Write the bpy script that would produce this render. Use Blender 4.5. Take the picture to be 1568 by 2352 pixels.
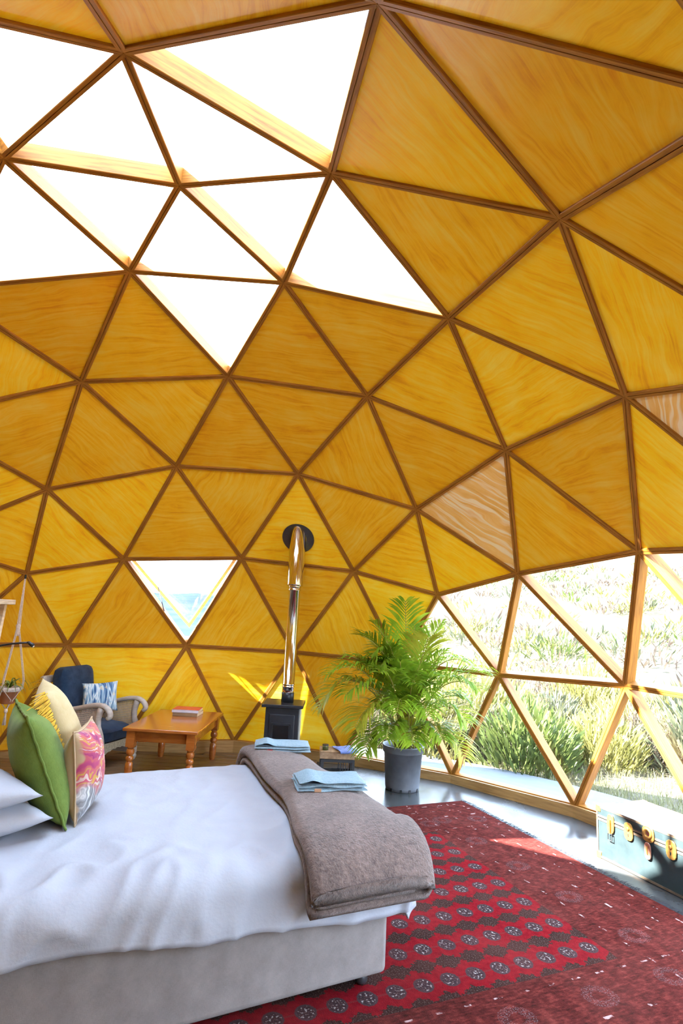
import bpy, math, random
from mathutils import Vector, Matrix, noise
random.seed(7)
S = bpy.context.scene
for o in list(bpy.data.objects):
    bpy.data.objects.remove(o)
COL = S.collection
PI = math.pi

# ------------------------------------------------------------------ camera
F_PX, W_PX = 1339.19, 1568.0
PITCH, ROLL = math.radians(10.158), math.radians(3.039)
CAM = Vector((1.0566, -3.0969, 1.6123))
fw = Vector((0, math.cos(PITCH), math.sin(PITCH)))
r0 = Vector((1, 0, 0)); u0 = r0.cross(fw)
rt = r0 * math.cos(ROLL) + u0 * math.sin(ROLL)
upv = -r0 * math.sin(ROLL) + u0 * math.cos(ROLL)
cd = bpy.data.cameras.new('camera'); cam = bpy.data.objects.new('camera', cd); COL.objects.link(cam)
cd.sensor_fit = 'HORIZONTAL'; cd.sensor_width = 24.0; cd.lens = F_PX / W_PX * 24.0
cd.clip_start = 0.02; cd.clip_end = 4000
cam.matrix_world = Matrix(((rt.x, upv.x, -fw.x, CAM.x), (rt.y, upv.y, -fw.y, CAM.y), (rt.z, upv.z, -fw.z, CAM.z), (0, 0, 0, 1)))
S.camera = cam

# ------------------------------------------------------------------ light
SUN_AZ, SUN_EL = 16.0, 42.0          # heading of the rays (from +X towards +Y) and elevation
SUN_E, SKY_E, EXPO = 13.5, 2.0, 3.12
sd = bpy.data.lights.new('sun', 'SUN'); sun = bpy.data.objects.new('sun', sd); COL.objects.link(sun)
sd.energy = SUN_E; sd.angle = math.radians(0.55); sd.color = (1.0, 0.95, 0.86)
sdir = Vector((math.cos(math.radians(SUN_EL)) * math.cos(math.radians(SUN_AZ)), math.cos(math.radians(SUN_EL)) * math.sin(math.radians(SUN_AZ)), -math.sin(math.radians(SUN_EL))))
sun.rotation_euler = sdir.to_track_quat('-Z', 'Y').to_euler(); sun.location = (-20, -6, 20)
wd = bpy.data.worlds.new('sky'); S.world = wd; wd.use_nodes = True
wn, wl = wd.node_tree.nodes, wd.node_tree.links
bg = wn['Background']; bg.inputs[1].default_value = SKY_E
tc = wn.new('ShaderNodeTexCoord'); nz = wn.new('ShaderNodeTexNoise'); nz.inputs['Scale'].default_value = 3.0; nz.inputs['Detail'].default_value = 7
cr = wn.new('ShaderNodeValToRGB'); cr.color_ramp.elements[0].position = 0.5; cr.color_ramp.elements[1].position = 0.8
cr.color_ramp.elements[0].color = (0.60, 0.77, 1.0, 1); cr.color_ramp.elements[1].color = (0.90, 0.95, 1.0, 1)
wl.new(tc.outputs['Generated'], nz.inputs['Vector']); wl.new(nz.outputs['Fac'], cr.inputs[0]); wl.new(cr.outputs[0], bg.inputs[0])
S.view_settings.view_transform = 'Standard'; S.view_settings.look = 'None'
S.view_settings.gamma = 1.0; S.view_settings.use_curve_mapping = False; S.view_settings.exposure = EXPO
try:
    S.cycles.use_denoising = True
    S.cycles.max_bounces = 9; S.cycles.diffuse_bounces = 7; S.cycles.use_adaptive_sampling = True; S.cycles.adaptive_threshold = 0.03; S.cycles.glossy_bounces = 4; S.cycles.transparent_max_bounces = 24
    S.cycles.sample_clamp_indirect = 12.0
except Exception:
    pass

# ------------------------------------------------------------------ helpers
class MB:
    def __init__(self): self.v = []; self.f = []
    def add(self, vs, fs):
        n = len(self.v); self.v += [tuple(p) for p in vs]; self.f += [tuple(i + n for i in q) for q in fs]
        return self
    def box(self, c, s, m=None, taper=1.0):
        x, y, z = s[0] / 2, s[1] / 2, s[2] / 2
        vs = [Vector((a * x * (taper if c_ > 0 else 1), b * y * (taper if c_ > 0 else 1), c_ * z)) for a, b, c_ in
              ((-1, -1, -1), (1, -1, -1), (1, 1, -1), (-1, 1, -1), (-1, -1, 1), (1, -1, 1), (1, 1, 1), (-1, 1, 1))]
        c = Vector(c)
        vs = [(m @ p if m else p) + c for p in vs]
        return self.add(vs, ((0, 3, 2, 1), (4, 5, 6, 7), (0, 1, 5, 4), (1, 2, 6, 5), (2, 3, 7, 6), (3, 0, 4, 7)))
    def bar(self, a, b, w, h, up=(0, 0, 1)):
        a, b = Vector(a), Vector(b); d = (b - a).normalized(); upx = Vector(up)
        s = d.cross(upx)
        if s.length < 1e-4: s = d.cross(Vector((1, 0, 0)))
        s.normalize(); n = s.cross(d)
        m = Matrix((d, s, n)).transposed()
        return self.box((a + b) / 2, ((b - a).length, w, h), m)
    def tube(self, path, r, n=8, cap=True, squash=1.0, closed=False):
        path = [Vector(p) for p in path]; k = len(path)
        rs = r if isinstance(r, (list, tuple)) else [r] * k
        vs, fs = [], []; prev = None
        for i, p in enumerate(path):
            t = (path[(i + 1) % k] - path[i - 1]) if closed else (path[min(i + 1, k - 1)] - path[max(i - 1, 0)])
            t.normalize()
            if prev is None:
                s = t.cross(Vector((0, 0, 1)))
                if s.length < 1e-3: s = t.cross(Vector((1, 0, 0)))
            else:
                s = prev - t * prev.dot(t)
            s.normalize(); prev = s; q = t.cross(s)
            for j in range(n):
                a = 2 * PI * j / n
                vs.append(p + s * (math.cos(a) * rs[i]) + q * (math.sin(a) * rs[i] * squash))
        m = k if closed else k - 1
        for i in range(m):
            for j in range(n):
                a, b = i * n + j, i * n + (j + 1) % n
                c, d = ((i + 1) % k) * n + (j + 1) % n, ((i + 1) % k) * n + j
                fs.append((a, b, c, d))
        if cap and not closed:
            fs.append(tuple(range(n - 1, -1, -1))); fs.append(tuple((k - 1) * n + j for j in range(n)))
        return self.add(vs, fs)
    def lathe(self, prof, n=20, c=(0, 0, 0), cap=True):
        c = Vector(c); vs, fs = [], []
        for r, z in prof:
            for j in range(n):
                a = 2 * PI * j / n; vs.append(c + Vector((r * math.cos(a), r * math.sin(a), z)))
        for i in range(len(prof) - 1):
            for j in range(n):
                fs.append((i * n + j, i * n + (j + 1) % n, (i + 1) * n + (j + 1) % n, (i + 1) * n + j))
        if cap:
            fs.append(tuple(range(n - 1, -1, -1))); fs.append(tuple((len(prof) - 1) * n + j for j in range(n)))
        return self.add(vs, fs)
    def prism(self, poly, a, b, fn):
        n = len(poly); vs = [fn(p[0], p[1], a) for p in poly] + [fn(p[0], p[1], b) for p in poly]
        fs = [tuple(range(n - 1, -1, -1)), tuple(range(n, 2 * n))] + [(i, (i + 1) % n, n + (i + 1) % n, n + i) for i in range(n)]
        return self.add(vs, fs)
    def grid(self, fn, nu, nv):
        vs = [fn(i / nu, j / nv) for i in range(nu + 1) for j in range(nv + 1)]
        fs = [(i * (nv + 1) + j, (i + 1) * (nv + 1) + j, (i + 1) * (nv + 1) + j + 1, i * (nv + 1) + j + 1) for i in range(nu) for j in range(nv)]
        return self.add(vs, fs)
    def obj(self, name, mat, parent=None, smooth=False, loc=None, rot=None, bevel=0, seg=2, fix=True):
        me = bpy.data.meshes.new(name); me.from_pydata(self.v, [], self.f)
        if fix:
            import bmesh
            bm = bmesh.new(); bm.from_mesh(me); bmesh.ops.remove_doubles(bm, verts=bm.verts, dist=1e-5); bmesh.ops.recalc_face_normals(bm, faces=bm.faces); bm.to_mesh(me); bm.free()
        me.update()
        if smooth: me.shade_smooth()
        return link(name, me, mat, parent, loc, rot, bevel, seg)

def link(name, me, mat, parent=None, loc=None, rot=None, bevel=0, seg=2):
    o = bpy.data.objects.new(name, me); COL.objects.link(o)
    if mat is not None and not me.materials: me.materials.append(mat)
    if parent: o.parent = parent
    if loc: o.location = loc
    if rot: o.rotation_euler = rot
    if bevel:
        b = o.modifiers.new('bevel', 'BEVEL'); b.width = bevel; b.segments = seg; b.limit_method = 'ANGLE'; b.angle_limit = math.radians(40)
        me.shade_smooth()
        me.set_sharp_from_angle(angle=math.radians(50)) if hasattr(me, 'set_sharp_from_angle') else None
    return o

def empty(name, loc=(0, 0, 0), rotz=0):
    o = bpy.data.objects.new(name, None); COL.objects.link(o); o.location = loc; o.rotation_euler = (0, 0, rotz); o.empty_display_size = 0.1
    return o
def tag(o, label, cat, group=None):
    o['label'] = label; o['category'] = cat
    if group: o['group'] = group
    return o
def struct(o, label=None):
    o['kind'] = 'structure'
    if label: o['label'] = label
    return o

# ------------------------------------------------------------------ materials
class NT:
    """small node-tree builder"""
    def __init__(self, name):
        self.m = bpy.data.materials.new(name); self.m.use_nodes = True
        self.n = self.m.node_tree.nodes; self.l = self.m.node_tree.links; self.b = self.n['Principled BSDF']
    def node(self, t, **kw):
        q = self.n.new(t)
        for k, v in kw.items(): setattr(q, k, v)
        return q
    def set(self, sock, v):
        if hasattr(v, 'is_output') or isinstance(v, bpy.types.NodeSocket): self.l.new(v, sock)
        else: sock.default_value = v
    def math(self, op, a, b=0.0, c=None):
        q = self.node('ShaderNodeMath', operation=op); self.set(q.inputs[0], a); self.set(q.inputs[1], b)
        if c is not None: self.set(q.inputs[2], c)
        return q.outputs[0]
    def mapping(self, src, scale=(1, 1, 1), loc=(0, 0, 0), rot=(0, 0, 0)):
        q = self.node('ShaderNodeMapping'); self.l.new(src, q.inputs[0])
        self.set(q.inputs['Location'], loc); self.set(q.inputs['Rotation'], rot); self.set(q.inputs['Scale'], scale)
        return q.outputs[0]
    def coord(self, w='Object'): return self.node('ShaderNodeTexCoord').outputs[w]
    def noise(self, vec, scale=5, detail=4, rough=0.55, dist=0.0):
        q = self.node('ShaderNodeTexNoise'); self.l.new(vec, q.inputs['Vector'])
        q.inputs['Scale'].default_value = scale; q.inputs['Detail'].default_value = detail; q.inputs['Roughness'].default_value = rough; q.inputs['Distortion'].default_value = dist
        return q.outputs['Fac']
    def voronoi(self, vec, scale=5, feature='F1', out='Distance'):
        q = self.node('ShaderNodeTexVoronoi', feature=feature); self.l.new(vec, q.inputs['Vector']); q.inputs['Scale'].default_value = scale
        return q.outputs[out]
    def ramp(self, fac, stops, interp='LINEAR'):
        q = self.node('ShaderNodeValToRGB'); self.l.new(fac, q.inputs[0]); e = q.color_ramp.elements; q.color_ramp.interpolation = interp
        while len(e) < len(stops): e.new(0.5)
        for i, (p, c) in enumerate(stops):
            e[i].position = p; e[i].color = (c[0], c[1], c[2], 1) if hasattr(c, '__len__') else (c, c, c, 1)
        return q.outputs[0]
    def mix(self, fac, a, b, mode='MIX'):
        q = self.node('ShaderNodeMix', data_type='RGBA', blend_type=mode); self.set(q.inputs['Factor'], fac)
        for s, v in ((q.inputs[6], a), (q.inputs[7], b)):
            if isinstance(v, bpy.types.NodeSocket): self.l.new(v, s)
            else: s.default_value = (v[0], v[1], v[2], 1)
        return q.outputs[2]
    def bump(self, h, strength=0.3, dist=0.01):
        q = self.node('ShaderNodeBump'); q.inputs['Strength'].default_value = strength; q.inputs['Distance'].default_value = dist
        self.l.new(h, q.inputs['Height']); self.l.new(q.outputs[0], self.b.inputs['Normal'])
    def out(self, color=None, rough=0.5, metal=0.0, spec=0.5, sheen=0.0, coat=0.0):
        if color is not None:
            if isinstance(color, bpy.types.NodeSocket): self.l.new(color, self.b.inputs['Base Color'])
            else: self.b.inputs['Base Color'].default_value = (*color, 1)
        self.set(self.b.inputs['Roughness'], rough); self.b.inputs['Metallic'].default_value = metal
        self.b.inputs['Specular IOR Level'].default_value = spec
        if sheen: self.b.inputs['Sheen Weight'].default_value = sheen
        if coat: self.b.inputs['Coat Weight'].default_value = coat; self.b.inputs['Coat Roughness'].default_value = 0.12
        return self.m

def simple(name, c, rough=0.5, metal=0, var=0.12, scale=12, bump=0.0, spec=0.5, coord='Object', bscale=None, sheen=0, coat=0):
    t = NT(name); co = t.coord(coord); n = t.noise(co, scale, 5)
    lo = tuple(max(0, x * (1 - var)) for x in c); hi = tuple(min(1, x * (1 + var)) for x in c)
    col = t.ramp(n, [(0.3, lo), (0.7, hi)])
    if bump: t.bump(t.noise(co, bscale or scale * 6, 4), bump, 0.01)
    return t.out(col, rough, metal, spec, sheen, coat)

def plywood(name, dark, mid, light, streak=0.0):
    t = NT(name); uv = t.coord('UV'); oi = t.node('ShaderNodeObjectInfo').outputs['Random']
    off = t.node('ShaderNodeCombineXYZ'); t.l.new(t.math('MULTIPLY', oi, 31.0), off.inputs[0]); t.l.new(t.math('MULTIPLY', oi, 17.0), off.inputs[1])
    ad = t.node('ShaderNodeVectorMath', operation='ADD'); t.l.new(uv, ad.inputs[0]); t.l.new(off.outputs[0], ad.inputs[1]); p = ad.outputs[0]
    wob = t.noise(t.mapping(p, (1.0, 2.2, 1)), 1.1, 3)
    wv = t.node('ShaderNodeCombineXYZ'); t.l.new(t.math('MULTIPLY', wob, 0.30), wv.inputs[1])
    a2 = t.node('ShaderNodeVectorMath', operation='ADD'); t.l.new(p, a2.inputs[0]); t.l.new(wv.outputs[0], a2.inputs[1]); q = a2.outputs[0]
    g = t.noise(t.mapping(q, (0.75, 12.0, 1)), 2.0, 6, 0.62)
    fine = t.noise(t.mapping(q, (4.0, 90.0, 1)), 1.6, 3, 0.6)
    blot = t.noise(p, 3.0, 5, 0.6)
    s = t.math('ADD', t.math('MULTIPLY', g, 0.52), t.math('ADD', t.math('MULTIPLY', fine, 0.16), t.math('MULTIPLY', blot, 0.40)))
    col = t.ramp(s, [(0.38, dark), (0.52, mid), (0.70, light)])
    if streak:
        st = t.noise(t.mapping(q, (0.8, 16.0, 1)), 1.6, 3, 0.5)
        col = t.mix(t.ramp(st, [(0.50, 0.0), (0.60, streak)]), col, (0.96, 0.84, 0.58))
    hs = t.node('ShaderNodeHueSaturation'); t.l.new(col, hs.inputs['Color'])
    t.l.new(t.math('ADD', t.math('MULTIPLY', oi, 0.26), 0.86), hs.inputs['Value'])
    t.l.new(t.math('ADD', t.math('MULTIPLY', oi, 0.016), 0.490), hs.inputs['Hue'])
    t.bump(fine, 0.08, 0.004)
    return t.out(hs.outputs[0], 0.42, 0, 0.35)

def wood(name, dark, light, rough=0.4, sc=(3, 3, 40), scale=2.0, coat=0, bump=0.1):
    t = NT(name); co = t.coord('Object'); oi = t.node('ShaderNodeObjectInfo').outputs['Random']
    n = t.noise(t.mapping(co, sc, (0, 0, 0)), scale, 6, 0.6, 0.4)
    col = t.ramp(n, [(0.32, dark), (0.68, light)])
    hs = t.node('ShaderNodeHueSaturation'); t.l.new(col, hs.inputs['Color']); t.l.new(t.math('ADD', t.math('MULTIPLY', oi, 0.3), 0.85), hs.inputs['Value'])
    t.bump(n, bump, 0.004)
    return t.out(hs.outputs[0], rough, 0, 0.5, 0, coat)

def glass(name, tint, refl=0.06):
    t = NT(name); tr = t.node('ShaderNodeBsdfTransparent'); tr.inputs[0].default_value = (*tint, 1)
    gl = t.node('ShaderNodeBsdfGlossy'); gl.inputs['Roughness'].default_value = 0.02
    lw = t.node('ShaderNodeLayerWeight'); lw.inputs[0].default_value = 0.5
    fr = t.math('ADD', t.math('MULTIPLY', t.math('POWER', lw.outputs['Facing'], 5.0), 0.7), 0.03)
    mx = t.node('ShaderNodeMixShader'); t.l.new(fr, mx.inputs[0]); t.l.new(tr.outputs[0], mx.inputs[1]); t.l.new(gl.outputs[0], mx.inputs[2])
    t.l.new(mx.outputs[0], t.n['Material Output'].inputs['Surface'])
    return t.m

M = {}
M['ply'] = plywood('plywood', (0.80, 0.34, 0.004), (0.97, 0.57, 0.010), (0.99, 0.73, 0.09))
M['plys'] = plywood('plywood_streaked', (0.76, 0.40, 0.07), (0.90, 0.55, 0.15), (0.95, 0.68, 0.28), 0.9)
def strut_mat():
    t = NT('strut_timber'); uv = t.coord('UV'); oi = t.node('ShaderNodeObjectInfo').outputs['Random']
    off = t.node('ShaderNodeCombineXYZ'); t.l.new(t.math('MULTIPLY', oi, 9.0), off.inputs[0])
    ad = t.node('ShaderNodeVectorMath', operation='ADD'); t.l.new(uv, ad.inputs[0]); t.l.new(off.outputs[0], ad.inputs[1])
    n = t.noise(t.mapping(ad.outputs[0], (2, 45, 1)), 2.0, 5, 0.6, 0.3)
    col = t.ramp(n, [(0.3, (0.20, 0.070, 0.010)), (0.7, (0.46, 0.20, 0.028))]); t.bump(n, 0.15, 0.004)
    return t.out(col, 0.55, 0, 0.3)
M['strut'] = strut_mat()
M['kerb'] = wood('kerb_timber', (0.306, 0.1615, 0.051), (0.51, 0.306, 0.1105), 0.5, (2, 2, 30))
def concrete(name, a, b, rough):
    t = NT(name); co = t.coord('Object')
    n = t.noise(co, 1.3, 7, 0.62, 0.5); n2 = t.noise(co, 9, 5)
    col = t.ramp(t.math('ADD', t.math('MULTIPLY', n, .7), t.math('MULTIPLY', n2, .3)), [(0.35, a), (0.65, b)])
    t.bump(n2, 0.05, 0.01)
    return t.out(col, t.ramp(n, [(0.3, rough * 0.8), (0.7, rough * 1.5)]), 0, 0.38)
M['floor'] = concrete('polished_screed', (0.0394, 0.04313, 0.04645), (0.07258, 0.07592, 0.07799), 0.22)
M['apron'] = concrete('apron_concrete', (0.078, 0.08696, 0.096), (0.108, 0.117, 0.126), 0.8)
M['plank'] = wood('dark_boards', (0.10, 0.055, 0.028), (0.22, 0.125, 0.06), 0.45, (1.5, 18, 1.5), 2.5)
M['glass'] = glass('window_glass', (0.97, 0.985, 1.0))

# ------------------------------------------------------------------ dome shell
ROT, RAD, Z0 = 0.9491779620842148, 4.0, 0.09
R31, W211 = 3.2443, 1.935
lat = math.atan(0.5)
def PT(a, s=1): return Vector((math.cos(lat) * math.cos(a + ROT), math.cos(lat) * math.sin(a + ROT), s * math.sin(lat)))
ZEN = Vector((0, 0, 1)); UP = [PT(2 * PI * k / 5) for k in range(5)]; LO = [PT(2 * PI * (k + .5) / 5, -1) for k in range(5)]
def gnode(A, B, C, i, j, k):
    s = sorted((i, j, k))
    mp = {0: 0, 1: 1, 3: R31} if s == [0, 1, 3] else ({1: 1, 2: W211} if s == [1, 1, 2] else {0: 0, 1: 1, 2: 1, 4: 1})
    return (A * mp[i] + B * mp[j] + C * mp[k]).normalized()
# positions measured for the hubs in view (name, x, y, z)
HUB = {'D': (-.016, 0, 4.09), 'F': (-.561, .756, 3.978), 'G': (.548, .789, 3.973), 'K': (-1.251, 1.696, 3.49), 'J': (-.018, 1.811, 3.656), 'L': (1.226, 1.703, 3.496),
       'Q': (-1.807, 2.462, 2.673), 'O': (-.637, 2.651, 3.017), 'P': (.595, 2.671, 3.008), 'R': (1.78, 2.483, 2.673), 'AB': (-2.109, 2.893, 1.874), 'S': (-1.266, 3.22, 2.097),
       'T': (-.031, 3.404, 2.19), 'U': (1.218, 3.238, 2.098), 'V': (2.076, 2.914, 1.879), 'E': (.902, -.298, 3.976), 'H': (1.716, .595, 3.654), 'I': (2.001, -.663, 3.49),
       'M': (2.348, 1.429, 2.996), 'N': (2.728, .234, 3.006), 'W': (2.68, 2.209, 2.074), 'X': (3.223, 1.104, 2.186), 'B': (0, -.937, 3.979), 'A': (1.086, -1.465, 3.65),
       'C': (-.895, -.278, 3.979), 'Y': (-1.827, 3.396, 1.153), 'Z': (-.642, 3.793, 1.186), 'AG': (-.042, 4.0, .133), 'AC': (2.67, 2.792, 1.128), 'AD': (3.415, 1.775, 1.178),
       'AE': (2.328, 3.253, .067), 'AF': (3.229, 2.361, .083)}
NODES, KEY, TRI = [], {}, []
NAME = {}
OFFZ = Vector((0, 0, Z0))
def nid(v):
    k = (round(v.x, 3), round(v.y, 3), round(v.z, 3))
    for d in KEY:
        if abs(d[0] - k[0]) + abs(d[1] - k[1]) + abs(d[2] - k[2]) < 0.02: return KEY[d]
    p = v * RAD + OFFZ; nm = None
    for n, q in HUB.items():
        if (Vector(q) - p).length < 0.16: p = Vector(q); nm = n
    KEY[k] = len(NODES); NODES.append(p)
    if nm: NAME[nm] = KEY[k]
    return KEY[k]
def face(A, B, C, tagf):
    for r in range(4):
        for c in range(r + 1):
            def nd(r, c): return gnode(A, B, C, 4 - r, r - c, c)
            for tri, dn in ((((r, c), (r + 1, c), (r + 1, c + 1)), 0),) + (((((r, c), (r + 1, c + 1), (r, c + 1)), 1),) if c < r else ()):
                vs = [nd(*t) for t in tri]
                if min(v.z for v in vs) < -0.06: continue
                sky = tagf == 'top' and ((r == 0) or (r == 1 and dn))
                TRI.append((tuple(nid(v) for v in vs), sky))
for k in range(5):
    face(ZEN, UP[k], UP[(k + 1) % 5], 'top')
    face(LO[k], UP[k], UP[(k + 1) % 5], 'dn')
    face(UP[k], LO[k - 1], LO[k], 'mid')
INV = {i: n for n, i in NAME.items()}
def azim(p): return math.degrees(math.atan2(p.y, p.x))
dome = struct(empty('wall_dome'), 'geodesic dome shell of varnished plywood triangles and dark timber struts')
def triprism(mb, P, inset, off, th):
    c = sum(P, Vector()) / 3; n = (P[1] - P[0]).cross(P[2] - P[0]).normalized()
    if n.dot(c - OFFZ) < 0: n = -n
    # inset towards the incentre
    a, b, d = (P[1] - P[2]).length, (P[2] - P[0]).length, (P[0] - P[1]).length
    inc = (P[0] * a + P[1] * b + P[2] * d) / (a + b + d); s = (a + b + d) / 2
    rad = math.sqrt((s - a) * (s - b) * (s - d) / s); k = 1 - inset / rad
    Q = [inc + (p - inc) * k + n * off for p in P]; Q2 = [q + n * th for q in Q]
    mb.add(Q + Q2, ((0, 1, 2), (5, 4, 3), (0, 3, 4, 1), (1, 4, 5, 2), (2, 5, 3, 0)))
    return inc, n
GR = {'FJK': 'KJ', 'JOP': 'OP', 'OST': 'ST', 'GJL': 'JL', 'JLP': 'JL', 'JKO': 'KO', 'KOQ': 'KO', 'OQS': 'QS', 'OPT': 'TP', 'LPR': 'LR', 'MRW': 'RW', 'SYZ': 'SY', 'EHI': 'EH', 'HIN': 'HN',
      'HLM': 'LM', 'MNX': 'MN', 'RVW': 'RW', 'HMN': 'MN'}
def keyname(t):
    return ''.join(sorted(INV.get(i, '?') for i in t))
winlist = []
rnd = random.Random(3)
for t, sky in TRI:
    P = [NODES[i] for i in t]; c = sum(P, Vector()) / 3; a = azim(c)
    low = c.z < 1.90
    side = low and (-52 < a < 66) and NAME['U'] not in t  # unseen panes continue right of the view, extent tuned for light on the bed
    if set(t) == {NAME['S'], NAME['T'], NAME['Z']}: winlist.append((t, 'vent')); continue
    if sky: winlist.append((t, 'sky')); continue
    if side:
        # first glazed bay: the strut from V down to the kerb closes it
        winlist.append((t, 'side')); continue
    mb = MB(); inc, n = triprism(mb, P, 0.012, 0.016, 0.012)
    kn = keyname(t); pair = None
    for g, e in GR.items():
        if ''.join(sorted(g)) == kn and len(kn) == 3: pair = (NAME[e[0]], NAME[e[1]])
    if pair is None:
        r = rnd.random(); es = [(t[0], t[1]), (t[1], t[2]), (t[2], t[0])]
        es.sort(key=lambda e: abs((NODES[e[0]] - NODES[e[1]]).normalized().z))
        pair = es[0] if r < 0.5 else (es[1] if r < 0.78 else es[2])
    mat = M['ply']
    if kn in ('MRW',) or (t and 'N' in [INV.get(i) for i in t] and 'X' in [INV.get(i) for i in t] and 'M' not in [INV.get(i) for i in t] and False): mat = M['plys']
    names = [INV.get(i) for i in t]
    if 'N' in names and c.x > 3.0 and 2.3 < c.z < 2.9 and 'X' not in names: mat = M['plys']
    o = mb.obj('plywood_panel', mat, dome, fix=True)
    g = (NODES[pair[1]] - NODES[pair[0]]).normalized(); h = n.cross(g); me = o.data
    uvl = me.uv_layers.new(name='UVMap')
    for lp in me.loops:
        w = Vector(me.vertices[lp.vertex_index].co) - inc; uvl.data[lp.index].uv = (w.dot(g), w.dot(h))
# struts
EDG = {}
for t, _ in TRI:
    for i in range(3):
        e = tuple(sorted((t[i], t[(i + 1) % 3]))); EDG.setdefault(e, 0); EDG[e] += 1
def strut(a, b):
    d = (b - a).normalized(); mid = (a + b) / 2; o = (mid - OFFZ).normalized(); o = (o - d * o.dot(d)).normalized(); s = d.cross(o)
    w, dp, gw, gd, ch = 0.0225, 0.105, 0.0022, 0.007, 0.003
    prof = [(-w, dp), (-w, ch), (-w + ch, 0), (-gw, 0), (-gw, gd), (gw, gd), (gw, 0), (w - ch, 0), (w, ch), (w, dp)]
    vs = [p + s * x + o * y for p in (a, b) for x, y in prof]; n = len(prof)
    fs = [(i, (i + 1) % n, n + (i + 1) % n, n + i) for i in range(n)] + [tuple(range(n - 1, -1, -1)), tuple(range(n, 2 * n))]
    mb = MB(); mb.add(vs, fs); ob = mb.obj('strut', M['strut'], dome)
    me = ob.data; uvl = me.uv_layers.new(name='UVMap')
    for lp in me.loops:
        q = Vector(me.vertices[lp.vertex_index].co) - a; uvl.data[lp.index].uv = (q.dot(d), q.dot(s) + 0.7 * q.dot(o))
for (i, j) in EDG: strut(NODES[i], NODES[j])
# kerb under the lowest hubs
low = sorted([i for i, p in enumerate(NODES) if p.z < 0.3], key=lambda i: azim(NODES[i]))
for q in range(len(low)):
    a, b = NODES[low[q]], NODES[low[(q + 1) % len(low)]]
    d = (b - a); d.z = 0; d.normalize(); o = Vector((d.y, -d.x, 0))
    if o.dot(a) < 0: o = -o
    vs = []
    for p in (a, b):
        for x, z in ((-0.028, 0.0), (-0.028, p.z + 0.012), (0.09, p.z + 0.012), (0.09, 0.0)): vs.append(Vector((p.x, p.y, 0)) + o * x + Vector((0, 0, z)))
    MB().add(vs, ((0, 1, 2, 3), (7, 6, 5, 4), (0, 4, 5, 1), (1, 5, 6, 2), (2, 6, 7, 3), (3, 7, 4, 0))).obj('kerb_beam', M['kerb'], dome)
# glazing
k = 0
winlist.sort(key=lambda w: (w[1], -sum((NODES[i] for i in w[0]), Vector()).y))
for t, kind in winlist:
    P = [NODES[i] for i in t]
    if kind == 'vent': continue
    k += 1; mb = MB(); triprism(mb, P, 0.012, 0.088, 0.006)
    struct(mb.obj('window_%d' % k, M['glass']), 'triangular %s pane between timber struts' % ('skylight' if kind == 'sky' else 'side window'))
# the small vent window: a sash hinged on its top strut, opened outwards
k += 1
vent = struct(empty('window_%d' % k), 'small triangular window with an open hinged sash')
Sv, Tv, Zv = NODES[NAME['S']], NODES[NAME['T']], NODES[NAME['Z']]
ax = (Tv - Sv).normalized(); nrm = (Tv - Sv).cross(Zv - Sv).normalized()
if nrm.y < 0: nrm = -nrm
hinge = Sv + nrm * 0.11
def swing(p, ang=math.radians(13)):
    q = p + nrm * 0.115; w = q - hinge
    for sg in (1, -1):
        c = hinge + Matrix.Rotation(sg * ang, 3, ax) @ w
        if c.dot(nrm) >= q.dot(nrm) - 1e-6: return c
    return q
cen = (Sv + Tv + Zv) / 3
VP = [swing(cen + (p - cen) * 0.97) for p in (Sv, Tv, Zv)]
VI = [swing(cen + (p - cen) * 0.87) for p in (Sv, Tv, Zv)]
sn = (VP[1] - VP[0]).cross(VP[2] - VP[0]).normalized(); sn = sn if sn.y > 0 else -sn
M['sash'] = wood('sash_timber', (0.55, 0.40, 0.22), (0.78, 0.62, 0.40), 0.5)
for i in range(3):
    j = (i + 1) % 3; a, b, c, d = VP[i], VP[j], VI[j], VI[i]
    MB().add([a, b, c, d, a + sn * .03, b + sn * .03, c + sn * .03, d + sn * .03], ((0, 1, 2, 3), (7, 6, 5, 4), (0, 4, 5, 1), (1, 5, 6, 2), (2, 6, 7, 3), (3, 7, 4, 0))).obj('sash_rail', M['sash'], vent)
gm = MB(); triprism(gm, VI, -0.01, 0.012, 0.005); gm.obj('pane', M['glass'], vent)
M['iron'] = simple('black_iron', (0.03, 0.03, 0.035), 0.5, 0.3, 0.2, 8)
st0 = Sv.lerp(Zv, 0.58) + Vector((.03, .02, 0)); st1 = VI[0].lerp(VI[2], 0.42)
MB().tube([st0, st1], 0.006, 6).obj('stay_arm', M['iron'], vent)

# ------------------------------------------------------------------ floor and ground
def disc(r, n, z0, z1):
    mb = MB(); mb.lathe([(r, z0), (r, z1)], n); return mb
struct(disc(4.09, 72, -0.12, 0.0).obj('floor', M['floor']), 'polished grey screed floor')
ap = MB(); ap.lathe([(4.09, -0.16), (5.12, -0.16), (5.12, -0.035), (4.09, -0.02)], 96, cap=False)
struct(ap.obj('floor_apron', M['apron']), 'bare concrete apron around the dome outside')
boards = struct(empty('floor_boards'), 'dark timber boards under the sitting corner')
bw = 0.145; y = 2.05
while y < 3.9:
    yy = max(abs(y), abs(y + bw)); hx = math.sqrt(max(0.0, 3.95 ** 2 - yy * yy))
    x0, x1 = -hx, min(hx, 0.93)
    if x1 - x0 > 0.2:
        MB().box(((x0 + x1) / 2, y + bw / 2, 0.011), (x1 - x0, bw - 0.008, 0.022)).obj('floor_plank', M['plank'], boards, bevel=0.004, seg=1)
    y += bw

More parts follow.
